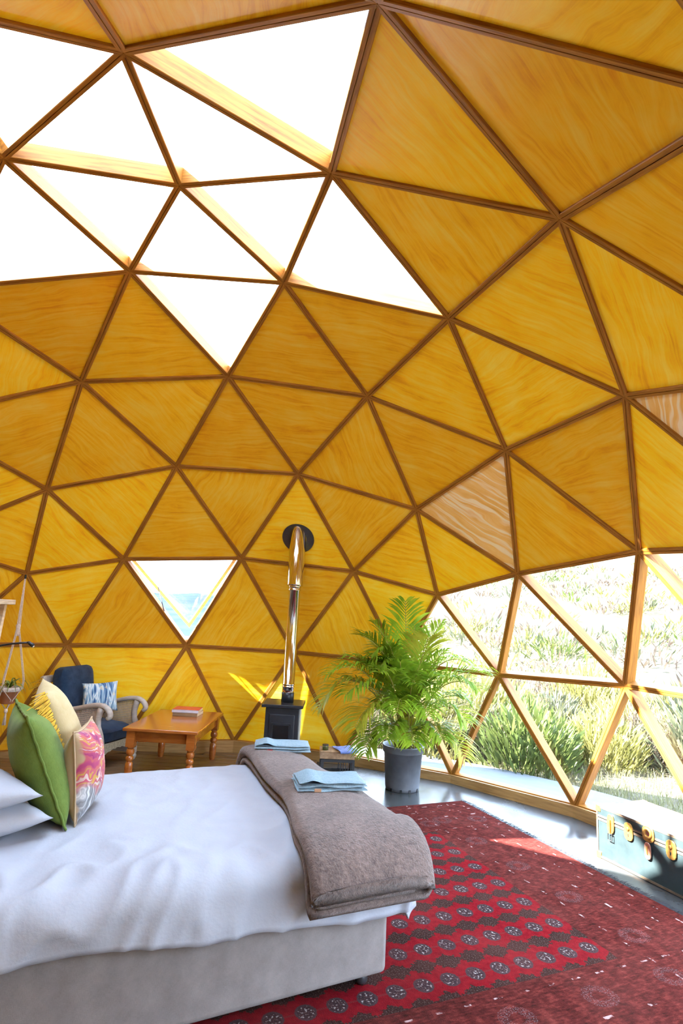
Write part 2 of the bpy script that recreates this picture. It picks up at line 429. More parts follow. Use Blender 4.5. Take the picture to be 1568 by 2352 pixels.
def sstep(a, b, x):
    t = max(0.0, min(1.0, (x - a) / (b - a))); return t * t * (3 - 2 * t)
def gh(x, y):
    r = math.hypot(x, y); az = math.degrees(math.atan2(x, y))
    f = sstep(-6, 9, az) * (1 - sstep(120, 160, az))
    z = -0.09
    if r > 7: z += f * 0.17 * (r - 7) * sstep(6.5, 14, r) - (1 - f) * 0.035 * (r - 7)
    z += 0.10 * noise.noise(Vector((x * .35, y * .35, 0))) * sstep(5.3, 8, r) + f * 0.7 * noise.noise(Vector((x * .04, y * .04, 3))) * sstep(14, 45, r)
    return z
def ground_mat():
    t = NT('dry_hillside'); co = t.coord('Object')
    n = t.noise(co, 0.5, 9, 0.7); n2 = t.noise(co, 4.0, 6, 0.7)
    c1 = t.ramp(n, [(0.34, (0.03443, 0.0324, 0.01458)), (0.5, (0.06679, 0.0567, 0.03645)), (0.66, (0.09315, 0.081, 0.05869))])
    c2 = t.ramp(n2, [(0.40, (0.02227, 0.0243, 0.01053)), (0.6, (0.081, 0.07085, 0.0486))])
    t.bump(n2, 0.5, 0.05)
    return t.out(t.mix(0.45, c1, c2), 0.95, 0, 0.1)
M['ground'] = ground_mat()
g = MB(); radii = [5.08, 5.3, 5.7, 6.2, 6.8, 7.5, 8.4, 9.5, 11, 13, 15.5, 18.5, 22, 27, 33, 40, 50, 62, 78, 98, 125, 150]
NA = 120; vs = []
for r in radii:
    for j in range(NA):
        a = 2 * PI * j / NA; x, y = r * math.sin(a), r * math.cos(a); vs.append((x, y, gh(x, y)))
fs = [(i * NA + j, i * NA + (j + 1) % NA, (i + 1) * NA + (j + 1) % NA, (i + 1) * NA + j) for i in range(len(radii) - 1) for j in range(NA)]
g.add(vs, fs); gr = g.obj('ground', M['ground'], smooth=True); struct(gr, 'dry sunlit hillside rising behind the dome')
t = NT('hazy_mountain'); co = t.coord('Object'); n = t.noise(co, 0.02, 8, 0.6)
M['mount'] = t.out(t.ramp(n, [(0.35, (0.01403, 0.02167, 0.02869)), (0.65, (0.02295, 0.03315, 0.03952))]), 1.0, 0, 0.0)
mm = MB()
def mt(i, j):
    az = math.radians(-75 + 88 * i); d = 420 + 560 * j
    h = -14 + j * (34 + 9 * noise.noise(Vector((i * 9, 0.3, 0)))) + 6 * noise.noise(Vector((i * 22, j * 5, 1))) * j
    return Vector((d * math.sin(az), d * math.cos(az), h))
mm.grid(mt, 60, 8); struct(mm.obj('mountain_range', M['mount'], smooth=True), 'hazy blue mountain range far beyond the small window')
va = MB()
def vl(i, j):
    az = math.radians(-75 + 82 * i); d = 145 + 290 * j; return Vector((d * math.sin(az), d * math.cos(az), -5 - 9.5 * j))
va.grid(vl, 30, 3); struct(va.obj('valley', M['mount'], smooth=True), 'pale hazy valley below the mountains')

def leaf_mat(name, a, b, trans=0.25, rough=0.5):
    t = NT(name); co = t.coord('Object'); oi = t.node('ShaderNodeObjectInfo').outputs['Random']
    n = t.noise(co, 7.0, 3); col = t.ramp(n, [(0.3, a), (0.7, b)])
    hs = t.node('ShaderNodeHueSaturation'); t.l.new(col, hs.inputs['Color']); t.l.new(t.math('ADD', t.math('MULTIPLY', oi, 0.4), 0.8), hs.inputs['Value'])
    t.out(hs.outputs[0], rough, 0, 0.35)
    tl = t.node('ShaderNodeBsdfTranslucent'); t.l.new(hs.outputs[0], tl.inputs[0])
    mx = t.node('ShaderNodeMixShader'); mx.inputs[0].default_value = trans
    t.l.new(t.b.outputs[0], mx.inputs[1]); t.l.new(tl.outputs[0], mx.inputs[2]); t.l.new(mx.outputs[0], t.n['Material Output'].inputs['Surface'])
    return t.m
def blades(mb, n, rng, R, H, w, lean=0.5, base=0.6, l0=0.25, l1=0.3):
    for _ in range(n):
        a = rng.random() * 2 * PI; rr = R * math.sqrt(rng.random()); z0 = rng.random() * H * base * (1 - (rr / R) ** 2 * 0.5)
        p = Vector((rr * math.cos(a), rr * math.sin(a), z0)); L = H * (l0 + l1 * rng.random())
        d = Vector((math.cos(a) * lean * (0.3 + rr / R) + rng.gauss(0, .3), math.sin(a) * lean * (0.3 + rr / R) + rng.gauss(0, .3), 0.8 + rng.random() * .5)).normalized()
        b = rng.random() * 2 * PI; s = Vector((math.cos(b), math.sin(b), rng.gauss(0, .3))).normalized() * (w * (.6 + .8 * rng.random()))
        m = p + d * L * .5; e = p + d * L
        mb.add([p - s * .4, p + s * .4, m + s, m - s, e], ((0, 1, 2, 3), (3, 2, 4)))
    return mb
SHK = [('yellow-green fynbos bush with fine upright leaves growing past the apron', 'shrub', leaf_mat('bush_yellow', (0.1061, 0.1061, 0.0232), (0.1989, 0.1757, 0.05635)), 0.55, 0.95, 0.018, 0.5),
       ('grey-green rounded scrub bush growing past the apron', 'shrub', leaf_mat('bush_grey', (0.04972, 0.05967, 0.02983), (0.1193, 0.1193, 0.06961)), 0.6, 0.8, 0.02, 0.8),
       ('dry tan and mauve twiggy bush growing past the apron', 'shrub', leaf_mat('bush_dry', (0.07293, 0.04972, 0.03713), (0.1658, 0.1293, 0.09945)), 0.5, 0.85, 0.010, 0.7),
       ('bright green leafy bush growing past the apron', 'shrub', leaf_mat('bush_green', (0.0431, 0.06961, 0.01459), (0.1061, 0.1326, 0.03315)), 0.5, 0.7, 0.022, 0.7)]
protos = []
rg = random.Random(11)
for lab, cat, mat, R, H, w, ln in SHK:
    mb = blades(MB(), 1500, rg, R, H, w * .75, ln, .85, .10, .20)
    me = bpy.data.meshes.new('bush'); me.from_pydata(mb.v, [], mb.f); me.materials.append(mat); protos.append((me, lab))
def polar(r, azd): return r * math.sin(math.radians(azd)), r * math.cos(math.radians(azd))
spots = []
for r, a0, a1, n in ((5.75, 14, 40, 6), (6.5, 12, 44, 8), (7.5, 12, 66, 12), (8.8, 12, 66, 13)):
    for q in range(n):
        az = a0 + (a1 - a0) * (q + .5 + rg.gauss(0, .18)) / n
        spots.append((r + rg.gauss(0, .2), az, r))
ROWS = {5.75: 'in the front row beside the apron', 6.5: 'in the second row from the apron', 7.5: 'in the third row from the apron', 8.8: 'at the back of the near scrub'}
for q, (r, az, row) in enumerate(spots):
    x, y = polar(r, az); kd = rg.choice((0, 0, 1, 1, 2, 3))
    me, lab = protos[kd]; o = bpy.data.objects.new('shrub', me); COL.objects.link(o)
    s = 0.75 + 0.5 * rg.random(); o.location = (x, y, gh(x, y) - 0.03); o.scale = (s, s, s * (0.9 + .3 * rg.random())); o.rotation_euler = (0, 0, rg.random() * 6)
    tag(o, lab.replace('growing past the apron', ROWS[row]), 'shrub', lab.split(' growing')[0] + ' clumps')
mb = MB(); cnt = []
for kd in range(4):
    for _ in range(130 if kd < 3 else 50):
        r = 10 + 46 * rg.random() ** 1.5; x, y = polar(r, 8 + 62 * rg.random())
        sub = blades(MB(), 70, rg, .5 + .35 * rg.random(), .45 + .35 * rg.random(), 0.014 + r * .0007, .8)
        z = gh(x, y) - .05; mb.add([(p[0] + x, p[1] + y, p[2] + z) for p in sub.v], sub.f)
    cnt.append(len(mb.f))
o = mb.obj('hillside_scrub', SHK[0][2], fix=False); o['kind'] = 'stuff'; tag(o, 'low dry scrub scattered over the hillside', 'scrub')
for kd in (1, 2, 3): o.data.materials.append(SHK[kd][2])
for i, p in enumerate(o.data.polygons): p.material_index = sum(i >= c for c in cnt)
M['grass'] = leaf_mat('grass_blades', (0.0975, 0.105, 0.0375), (0.21, 0.1913, 0.105))
mb = MB()
for _ in range(15000):
    r = 5.16 + 4.6 * rg.random() ** 1.3; x, y = polar(r, 10 + 68 * rg.random()); z = gh(x, y) - .01; h = .04 + .10 * rg.random(); b = rg.random() * 6.28
    s = Vector((math.cos(b), math.sin(b), 0)) * .006; p = Vector((x, y, z))
    mb.add([p - s, p + s, p + Vector((rg.gauss(0, .03), rg.gauss(0, .03), h))], ((0, 1, 2),))
o = mb.obj('grass', M['grass'], fix=False); o['kind'] = 'stuff'; tag(o, 'short dry grass growing beside the concrete apron', 'grass')

# ------------------------------------------------------------------ rug
RO = Vector((2.297, 2.621, 0)); RA = math.atan2(-0.9184, 0.3957)     # local x along the fringe, local y (left of x is -e2) 
def rug_mat():
    t = NT('bokhara_rug'); uv = t.coord('UV')
    sn_ = t.node('ShaderNodeVectorMath', operation='SNAP'); t.l.new(uv, sn_.inputs[0]); sn_.inputs[1].default_value = (0.0055, 0.0055, 1)
    sp = t.node('ShaderNodeSeparateXYZ'); t.l.new(sn_.outputs[0], sp.inputs[0]); X, Y = sp.outputs[0], sp.outputs[1]
    mt_ = t.math
    jit = t.noise(t.mapping(uv, (1, 1, 1)), 230, 2)
    def cell(c, o, p):                      # signed distance to the nearest lattice line
        q = mt_('FRACT', mt_('ADD', mt_('DIVIDE', mt_('SUBTRACT', c, o), p), 0.5)); return mt_('MULTIPLY', mt_('SUBTRACT', q, 0.5), p)
    def lt(a, b): return mt_('LESS_THAN', a, b)
    def AND(a, b): return mt_('MULTIPLY', a, b)
    Yd = mt_('SUBTRACT', Y, mt_('MULTIPLY', mt_('SUBTRACT', X, 0.74), 0.038))
    ax_, ay_ = cell(X, 0.743, 0.2515), cell(Yd, 0.757, 0.1405)
    rr = mt_('SQRT', mt_('ADD', mt_('POWER', mt_('DIVIDE', ax_, 0.050), 2), mt_('POWER', mt_('DIVIDE', ay_, 0.046), 2)))
    rr = mt_('ADD', rr, mt_('MULTIPLY', mt_('SUBTRACT', jit, .5), .18))
    bx_, by_ = cell(X, 0.743 + 0.12575, 0.2515), cell(Yd, 0.757 + 0.07025, 0.1405)
    dia = mt_('ADD', mt_('DIVIDE', mt_('ABSOLUTE', bx_), 0.056), mt_('DIVIDE', mt_('ABSOLUTE', by_), 0.078))
    sq = mt_('MAXIMUM', mt_('DIVIDE', mt_('ABSOLUTE', bx_), 0.038), mt_('DIVIDE', mt_('ABSOLUTE', by_), 0.050))
    sec = mt_('MINIMUM', mt_('MULTIPLY', dia, 0.95), sq); sec = mt_('ADD', sec, mt_('MULTIPLY', mt_('SUBTRACT', t.noise(uv, 70, 3), .5), .9))
    mot = t.noise(uv, 28, 6, 0.7); spk = t.noise(uv, 150, 2, 0.6)
    red = t.ramp(mot, [(0.3, (0.102, 0.00272, 0.0068)), (0.7, (0.1904, 0.00748, 0.01088))])
    dk = t.ramp(spk, [(0.35, (0.01897, 0.008537, 0.007111)), (0.56, (0.03558, 0.01613, 0.01328)), (0.70, (0.09015, 0.07118, 0.06166))])
    field = t.mix(lt(sec, 1.0), red, dk)
    # grid lines through the guls
    gl = AND(lt(mt_('ABSOLUTE', ax_), 0.0045), 0.55); field = t.mix(gl, field, (0.11, 0.02, 0.02))
    # gul: dark rim, checked light inside
    lit = t.ramp(t.noise(uv, 85, 2, 0.5), [(0.47, (0.0306, 0.01904, 0.0204)), (0.57, (0.068, 0.034, 0.034)), (0.66, (0.306, 0.2788, 0.2652))])
    gul = t.mix(lt(rr, 0.80), (0.045, 0.028, 0.030), lit)
    field = t.mix(lt(rr, 1.0), field, gul)
    # border: maroon with streaks, dashes and ring medallions
    stn = t.noise(t.mapping(uv, (1.0, 1.0, 1)), 16, 8, 0.75); stx = t.noise(t.mapping(uv, (40, 9, 1)), 2.0, 4, 0.65)
    bor = t.ramp(mt_('ADD', mt_('MULTIPLY', stn, .55), mt_('MULTIPLY', stx, .45)), [(0.38, (0.02349, 0.006524, 0.005219)), (0.50, (0.06908, 0.01196, 0.01044)), (0.60, (0.1243, 0.02283, 0.01826)), (0.72, (0.2211, 0.06796, 0.04567))])
    dashf = t.ramp(t.noise(uv, 34, 2), [(0.46, 0.0), (0.60, 0.6)])
    edge = mt_('MINIMUM', mt_('MINIMUM', X, mt_('SUBTRACT', 3.02, X)), Y)
    for e0, pitch_, w_ in ((0.075, 0.16, 0.006), (0.20, 0.19, 0.007), (0.33, 0.26, 0.006), (0.585, 0.15, 0.006)):
        for A_, B_ in ((X, Y), (Y, X)):
            l1 = lt(mt_('ABSOLUTE', mt_('SUBTRACT', A_, e0)), w_); l2 = lt(mt_('ABSOLUTE', cell(B_, 0.05 + e0, pitch_)), 0.024)
            bor = t.mix(AND(l1, AND(l2, dashf)), bor, (0.60, 0.42, 0.40))
        l1 = lt(mt_('ABSOLUTE', mt_('SUBTRACT', mt_('SUBTRACT', 3.02, X), e0)), w_); l2 = lt(mt_('ABSOLUTE', cell(Y, 0.05 + e0, pitch_)), 0.024)
        bor = t.mix(AND(l1, AND(l2, dashf)), bor, (0.60, 0.42, 0.40))
    for cx_, px_, cy_, py_ in ((X, (0.40, 0.46), Y, (0.475, 50.0)), (X, (0.445, 2.125), Y, (1.08, 0.46))):
        ux, uy = cell(cx_, *px_), cell(cy_, *py_)
        rr2 = mt_('SQRT', mt_('ADD', mt_('POWER', mt_('DIVIDE', ux, .075), 2), mt_('POWER', mt_('DIVIDE', uy, .085), 2)))
        ring = AND(lt(rr2, 1.0), mt_('GREATER_THAN', rr2, 0.42)); bor = t.mix(AND(ring, t.ramp(spk, [(0.5, 0.0), (0.68, 0.28)])), bor, (0.30, 0.27, 0.28))
    inf = AND(AND(mt_('GREATER_THAN', X, 0.615), lt(X, 2.372)), mt_('GREATER_THAN', mt_('ADD', Yd, 0.0), 0.682))
    col = t.mix(inf, bor, field)
    col = t.mix(t.math('MULTIPLY', t.ramp(t.noise(uv, 2.2, 5), [(0.4, 0.0), (0.7, 1.0)]), 0.10), col, (0.25, 0.09, 0.07))
    t.bump(t.noise(uv, 260, 3), 0.5, 0.006)
    return t.out(col, 1.0, 0, 0.02)
M['rug'] = rug_mat()
rug = tag(empty('rug', RO, RA), 'large red patterned rug with rows of dark oval medallions under the bed', 'rug')
RW, RL = 3.02, 3.9
rm = MB(); NX, NY = 30, 40
def rf(i, j, z=0.011):
    return Vector((i * RW, -j * RL, z + 0.0015 * noise.noise(Vector((i * 9, j * 9, 0)))))
rm.grid(lambda i, j: rf(i, j), NX, NY)
nb = len(rm.v); rm.add([(0, 0, 0.001), (RW, 0, 0.001), (RW, -RL, 0.001), (0, -RL, 0.001), (0, 0, 0.0112), (RW, 0, 0.0112), (RW, -RL, 0.0112), (0, -RL, 0.0112)], ((0, 1, 5, 4), (1, 2, 6, 5), (2, 3, 7, 6), (3, 0, 4, 7)))
ro = rm.obj('pile', M['rug'], rug, fix=False, smooth=False)
uvl = ro.data.uv_layers.new(name='UVMap')
for lp in ro.data.loops:
    c = ro.data.vertices[lp.vertex_index].co; uvl.data[lp.index].uv = (c.x, -c.y)
M['fringe'] = simple('dark_fringe', (0.010, 0.011, 0.016), 0.9, 0, 0.4, 30)
fm = MB(); rg = random.Random(5)
for q in range(620):
    x = q * RW / 620 + rg.gauss(0, .004); L = .04 + .045 * rg.random(); a = Vector((x, -.004, .010)); e = Vector((x + rg.gauss(0, .018), L, .004 + .006 * rg.random())); m = (a + e) / 2 + Vector((rg.gauss(0, .006), 0, .005))
    w = Vector((.0032, 0, 0)); fm.add([a - w, a + w, m + w, m - w, e], ((0, 1, 2, 3), (3, 2, 4)))
fo = fm.obj('fringe', M['fringe'], rug, fix=False); fo['kind'] = 'stuff'

# ------------------------------------------------------------------ bed
BK = Vector((1.366, -0.189, 0)); BA = math.atan2(0.4606, 0.8876)      # local x points to the foot, local y to the far side
def bw_(u, v, z): return Vector((-u, v, z))                           # bed coordinates -> bed local
def fabric(name, a, b, scale=60, bump=0.25, rough=0.9, sheen=0.1, weave=True):
    t = NT(name); co = t.coord('Object')
    n = t.noise(t.mapping(co, (1, 1, 1)), scale * .25, 5, .6)
    w1 = t.noise(t.mapping(co, (1, 1, 12)), scale * 2, 2); w2 = t.noise(t.mapping(co, (10, 10, 1)), scale * 2, 2)
    wv = t.math('MULTIPLY', t.math('ADD', w1, w2), 0.5)
    f = t.math('ADD', t.math('MULTIPLY', n, .5), t.math('MULTIPLY', wv, .5)) if weave else n
    t.bump(wv if weave else t.noise(co, scale * 4, 3), bump, 0.004)
    return t.out(t.ramp(f, [(0.38, a), (0.62, b)]), rough, 0, 0.15, sheen)
M['linen'] = fabric('grey_linen', (0.1756, 0.1505, 0.1379), (0.2508, 0.2191, 0.2048), 40)
M['white'] = simple('white_cotton', (0.3612, 0.3684, 0.4082), 0.9, 0, 0.03, 8, 0.15, 0.2, bscale=60)
M['black'] = simple('black_plastic', (0.022, 0.022, 0.025), 0.4, 0, 0.2, 10)
bed = tag(empty('bed', BK, BA), 'low double bed with grey linen base on black castors', 'bed')
b = MB(); b.box((-1.03, 0.76, 0.24), (2.06, 1.52, 0.35)); b.obj('base', M['linen'], bed, bevel=0.025, seg=3)
b = MB(); b.box((-1.03, 0.76, 0.50), (2.04, 1.50, 0.17)); b.obj('mattress', M['white'], bed, bevel=0.05, seg=4)
for u_, v_ in ((0.09, 0.07), (0.09, 1.44), (1.96, 0.07), (1.96, 1.44)):
    f = MB(); f.lathe([(0.012, 0.07), (0.014, 0.064), (0.022, 0.060), (0.028, 0.046), (0.0295, 0.034), (0.028, 0.024), (0.022, 0.015), (0.012, 0.0125)], 16, bw_(u_, v_, 0.0)); f.obj('castor', M['black'], bed, smooth=True)

def rounded(L, r):
    if L <= 0: return 0.0, 0.0
    if L < r * PI / 2: return r * math.sin(L / r), r * (1 - math.cos(L / r))
    return r + 0.06 * (L - r * PI / 2), r + (L - r * PI / 2)
TOPZ, RR = 0.622, 0.11
U0, V0, V1 = -0.02, 0.05, 1.47             # where the cloth starts to bend down
def cloth(u, v, lift=0.0):
    pu, pv = max(0.0, U0 - u), (max(0.0, V0 - v) if v < 0.7 else -max(0.0, v - V1))
    L = (pu ** 5 + abs(pv) ** 5) ** .2; h, d = rounded(L, RR); Lh = math.hypot(pu, pv)
    cu, cv = max(u, U0), min(max(v, V0), V1)
    if L > 0: cu -= h * pu / Lh; cv -= h * pv / Lh
    crown = 0.018 * math.sin(PI * min(1, max(0, cv / 1.52))) - 0.012
    return Vector((-cu, cv, TOPZ + crown - d + lift))
def wr(u, v):
    # soft ripples that gather towards the near side and the hem
    k = 0.25 + 0.75 * sstep(0.55, -0.05, v)
    q = Vector((u * 3.2 + 1.2 * v, v * 2.1 - 0.6 * u, 1.7))
    n = noise.noise(q) * 0.018 + (1 - abs(noise.noise(q * 1.9 + Vector((3, 1, 0))))) ** 3 * 0.022 - 0.010
    n += noise.noise(Vector((u * 11 + 5 * v, v * 4, 4))) * 0.006
    return n * k * 1.25
dm = MB(); NU, NV = 130, 110
def duv(i, j):
    u = 2.08 - i * (2.08 + 0.37); near = 0.338 - 0.085 * sstep(0.0, 1.6, u) + 0.006 * math.sin(u * 9)
    v = (V0 - near) + j * ((V1 + 0.22) - (V0 - near))
    uu = u
    p = cloth(uu, v); e = 0.01
    pa, pb = cloth(uu + e, v) - cloth(uu - e, v), cloth(uu, v + e) - cloth(uu, v - e)
    n = pb.cross(pa); n.normalize()
    if n.z < -0.2: n = -n
    fold = 0.0
    if u < U0 and v < V0: fold = 0.02 * math.sin(math.atan2(U0 - u, V0 - v) * 7)
    return p + n * (wr(u, v) + fold)
dm.grid(duv, NU, NV)
duvet = tag(dm.obj('duvet', M['white'], None, True, BK, (0, 0, BA)), 'rumpled plain white duvet spread over the bed', 'duvet')
sm = duvet.modifiers.new('thick', 'SOLIDIFY'); sm.thickness = 0.016; sm.offset = -1

# folded blanket at the foot
def plush(name, a, b, sc=55):
    t = NT(name); co = t.coord('Object')
    n = t.noise(co, sc, 4, .65, .5); n2 = t.noise(co, 6, 4, .6)
    t.bump(t.noise(co, sc * 2.0, 4, .7), 0.9, 0.012)
    f = t.math('ADD', t.math('MULTIPLY', n, .65), t.math('MULTIPLY', n2, .35))
    return t.out(t.ramp(f, [(0.36, a), (0.64, b)]), 1.0, 0, 0.05, 0.35)
M['plush'] = plush('taupe_plush', (0.082, 0.052, 0.042), (0.235, 0.160, 0.135))
def ribbon(pts, th):
    pts = [Vector((p[0], p[1], 0)) for p in pts]; L, R = [], []
    for i, p in enumerate(pts):
        t_ = (pts[min(i + 1, len(pts) - 1)] - pts[max(i - 1, 0)]).normalized(); n = Vector((-t_.y, t_.x, 0)); L.append(p + n * th / 2); R.append(p - n * th / 2)
    return [(p.x, p.y) for p in L + R[::-1]]
def arc(cx, cy, r, a0, a1, n=7): return [(cx + r * math.cos(a0 + (a1 - a0) * i / n), cy + r * math.sin(a0 + (a1 - a0) * i / n)) for i in range(n + 1)]
TH = 0.020
sheet = [(0.0, .011), (.10, .011), (.90, .011)] + [(1.0 - .06 + .06 * math.cos(a), .043 + .032 * math.sin(a)) for a in [(-.5 + k / 6) * PI for k in range(1, 6)]] + [(.9, .076), (.7, .078), (.5, .079), (.3, .078), (.08, .074)] + \
        [(.05 + .045 * math.cos(a), .056 + .018 * math.sin(a)) for a in [(.5 + k / 5) * PI for k in range(1, 5)]] + [(.10, .037), (.4, .036), (.86, .040)]
# ribbon in true cross-section: x runs from the inner edge (0) to the outer edge (1)
def uin(v): return 0.20 + 0.13 * sstep(1.65, 0.55, v) + 0.15 * sstep(0.6, -0.12, v)
bm_ = MB(); stations = []
vs_path = [(-0.205 + 0.0 * k) for k in range(1)]
NS = 64; vmin, vmax = V0 - 0.315, V1 + 0.26
width_dir = []
for s_ in range(NS + 1):
    v = vmin + (vmax - vmin) * s_ / NS
    ui = uin(max(-0.15, min(1.6, v))); uo = -0.135 + (0.05 if v < V0 else 0) * sstep(V0, vmin, v)
    wdt = ui - uo
    rib = ribbon([(x * wdt, y) for x, y in sheet], TH)
    v_lim = min(max(v, V0 - .25), V1 + .28)
    # frame along v only
    if v < V0:
        Ls = V0 - v; p0 = cloth(0.5, V0); ang = 0.0; ds = Ls / 24 if Ls > 0 else 0
        for k_ in range(24):
            l_ = ds * (k_ + .5); ang = math.radians(72) * sstep(0, .20, l_) - math.radians(48) * sstep(.235, .30, l_)
            p0 = p0 + Vector((0, -math.cos(ang), -math.sin(ang))) * ds
        tg = Vector((0, math.cos(ang), math.sin(ang)))
    else:
        p0 = cloth(0.5, v_lim); e = 0.004; tg = (cloth(0.5, v_lim + e) - cloth(0.5, v_lim - e)).normalized()
    up = Vector((1, 0, 0)).cross(tg)
    if up.z < 0: up = -up
    if abs(up.z) < 0.3 and v < .5: up = Vector((0, -abs(up.y), up.z))
    puff = 1.0 + 0.25 * sstep(1.0, 1.4, v) + 0.55 * sstep(V0 - .05, vmin, v)
    for x, y in rib:
        droop = -0.05 * max(0.0, (x / wdt - 0.72) / 0.28) ** 2 * (1 if V0 < v < V1 else 0.4)
        nse = 0.010 * noise.noise(Vector((x * 6, v * 5, 2)))
        q = Vector((-(ui - x), p0.y, p0.z)) + up * (0.012 + y * puff + nse) + Vector((0, 0, droop))
        stations.append(q)
n = len(rib); fs = []
for i in range(NS):
    for j in range(n):
        fs.append((i * n + j, i * n + (j + 1) % n, (i + 1) * n + (j + 1) % n, (i + 1) * n + j))
h_ = n // 2
for base in (0, NS * n):
    for j in range(h_ - 1): fs.append((base + j, base + j + 1, base + n - 2 - j, base + n - 1 - j))
bm_.add(stations, fs)
tag(bm_.obj('blanket', M['plush'], None, True, BK, (0, 0, BA)), 'thick taupe plush blanket folded across the foot of the bed', 'blanket')

# ------------------------------------------------------------------ towels
M['towel'] = plush('blue_terry', (0.183, 0.3027, 0.3731), (0.3098, 0.4365, 0.5069), 70)
M['tagred'] = simple('red_tag', (0.45, 0.04, 0.04), 0.7); M['tagtan'] = simple('tan_tag', (0.42, 0.24, 0.14), 0.7)
def towel(loc, rz, L, Wd, label, tagm, seed):
    e = tag(empty('towel', loc, rz), label, 'towel', 'folded towels on the blanket')
    for layer in range(3):
        m = MB(); hh = .016
        def f(i, j, top):
            x = (i - .5) * L * (1 - .02 * layer); y = (j - .5) * Wd * (1 - .05 * layer)
            ex = (1 - abs(2 * i - 1) ** 8) ** .5; ey = (1 - abs(2 * j - 1) ** 6) ** .5
            z = layer * hh + hh * .5 + (1 if top else -1) * hh * .56 * ex * ey
            z += .005 * noise.noise(Vector((x * 9 + seed, y * 9, layer))) + .014 * math.exp(-((x + L * .28) / .04) ** 2) * (1 if layer == 2 and top else 0)
            return Vector((x + .01 * noise.noise(Vector((y * 8, seed, layer))), y + .012 * noise.noise(Vector((x * 8, seed, layer + 4))), z))
        m.grid(lambda i, j: f(i, j, True), 24, 16); m.grid(lambda i, j: f(i, 1 - j, False), 24, 16)
        m.obj('fold', M['towel'], e, True, fix=False)
    m = MB(); m.box((-L * .22, -Wd * .5 - .002, .012), (.035, .004, .016)); m.obj('label_tab', tagm, e)
bpt = lambda u, v, z: Matrix.Translation(BK) @ Matrix.Rotation(BA, 4, 'Z') @ Vector((-u, v, z))
towel((0.745, 1.005, 0.722), math.radians(6), 0.37, 0.20, 'folded light blue towel nearer the stove with a red tab', M['tagred'], 1)
towel((1.065, 0.225, 0.722), math.radians(12), 0.37, 0.25, 'folded light blue towel nearer the camera with a tan tab', M['tagtan'], 5)

# ------------------------------------------------------------------ cushions
def cushion_mesh(w, h, t, n=26, ear=0.05, seed=0, wrinkle=0.006):
    m = MB()
    def f(i, j, sgn):
        x, y = 2 * i - 1, 2 * j - 1
        puff = max(0.0, (1 - abs(x) ** 2.6) * (1 - abs(y) ** 2.6)) ** 0.55
        px = x * w / 2 * (1 - ear * (1 - y * y) * abs(x)); py = y * h / 2 * (1 - ear * (1 - x * x) * abs(y))
        z = sgn * (t / 2 * puff) + wrinkle * noise.noise(Vector((px * 11 + seed, py * 11, sgn))) * puff
        return Vector((px, py, z))
    m.grid(lambda i, j: f(i, j, 1), n, n); m.grid(lambda i, j: f(i, 1 - j, -1), n, n)
    return m
def cushion_rim(w, h, ear, n=20, out=0.0):
    pts = []
    for s in range(4):
        for k in range(n):
            q = -1 + 2 * k / n
            x, y = ((q, -1), (1, q), (-q, 1), (-1, -q))[s]
            pts.append(Vector((x * (w / 2 + out) * (1 - ear * (1 - y * y) * abs(x)), y * (h / 2 + out) * (1 - ear * (1 - x * x) * abs(y)), 0)))
    return pts
def basis(xa, ya, loc):
    xa = Vector(xa).normalized(); ya = Vector(ya); ya = (ya - xa * ya.dot(xa)).normalized(); za = xa.cross(ya)
    m = Matrix((xa, ya, za)).transposed().to_4x4(); m.translation = Vector(loc); return m
def bdir(du, dv, dz): return Matrix.Rotation(BA, 3, 'Z') @ Vector((-du, dv, dz))
M['green'] = fabric('green_cotton', (0.095, 0.15, 0.025), (0.17, 0.245, 0.055), 30, 0.2)
M['cream'] = fabric('cream_cotton', (0.475, 0.361, 0.171), (0.57, 0.4655, 0.2755), 30, 0.2)
M['yellow'] = simple('yellow_yarn', (0.72, 0.46, 0.05), 0.9, 0, 0.25, 40)
M['tan'] = fabric('tan_cotton', (0.42, 0.30, 0.18), (0.54, 0.40, 0.26), 30, 0.2)
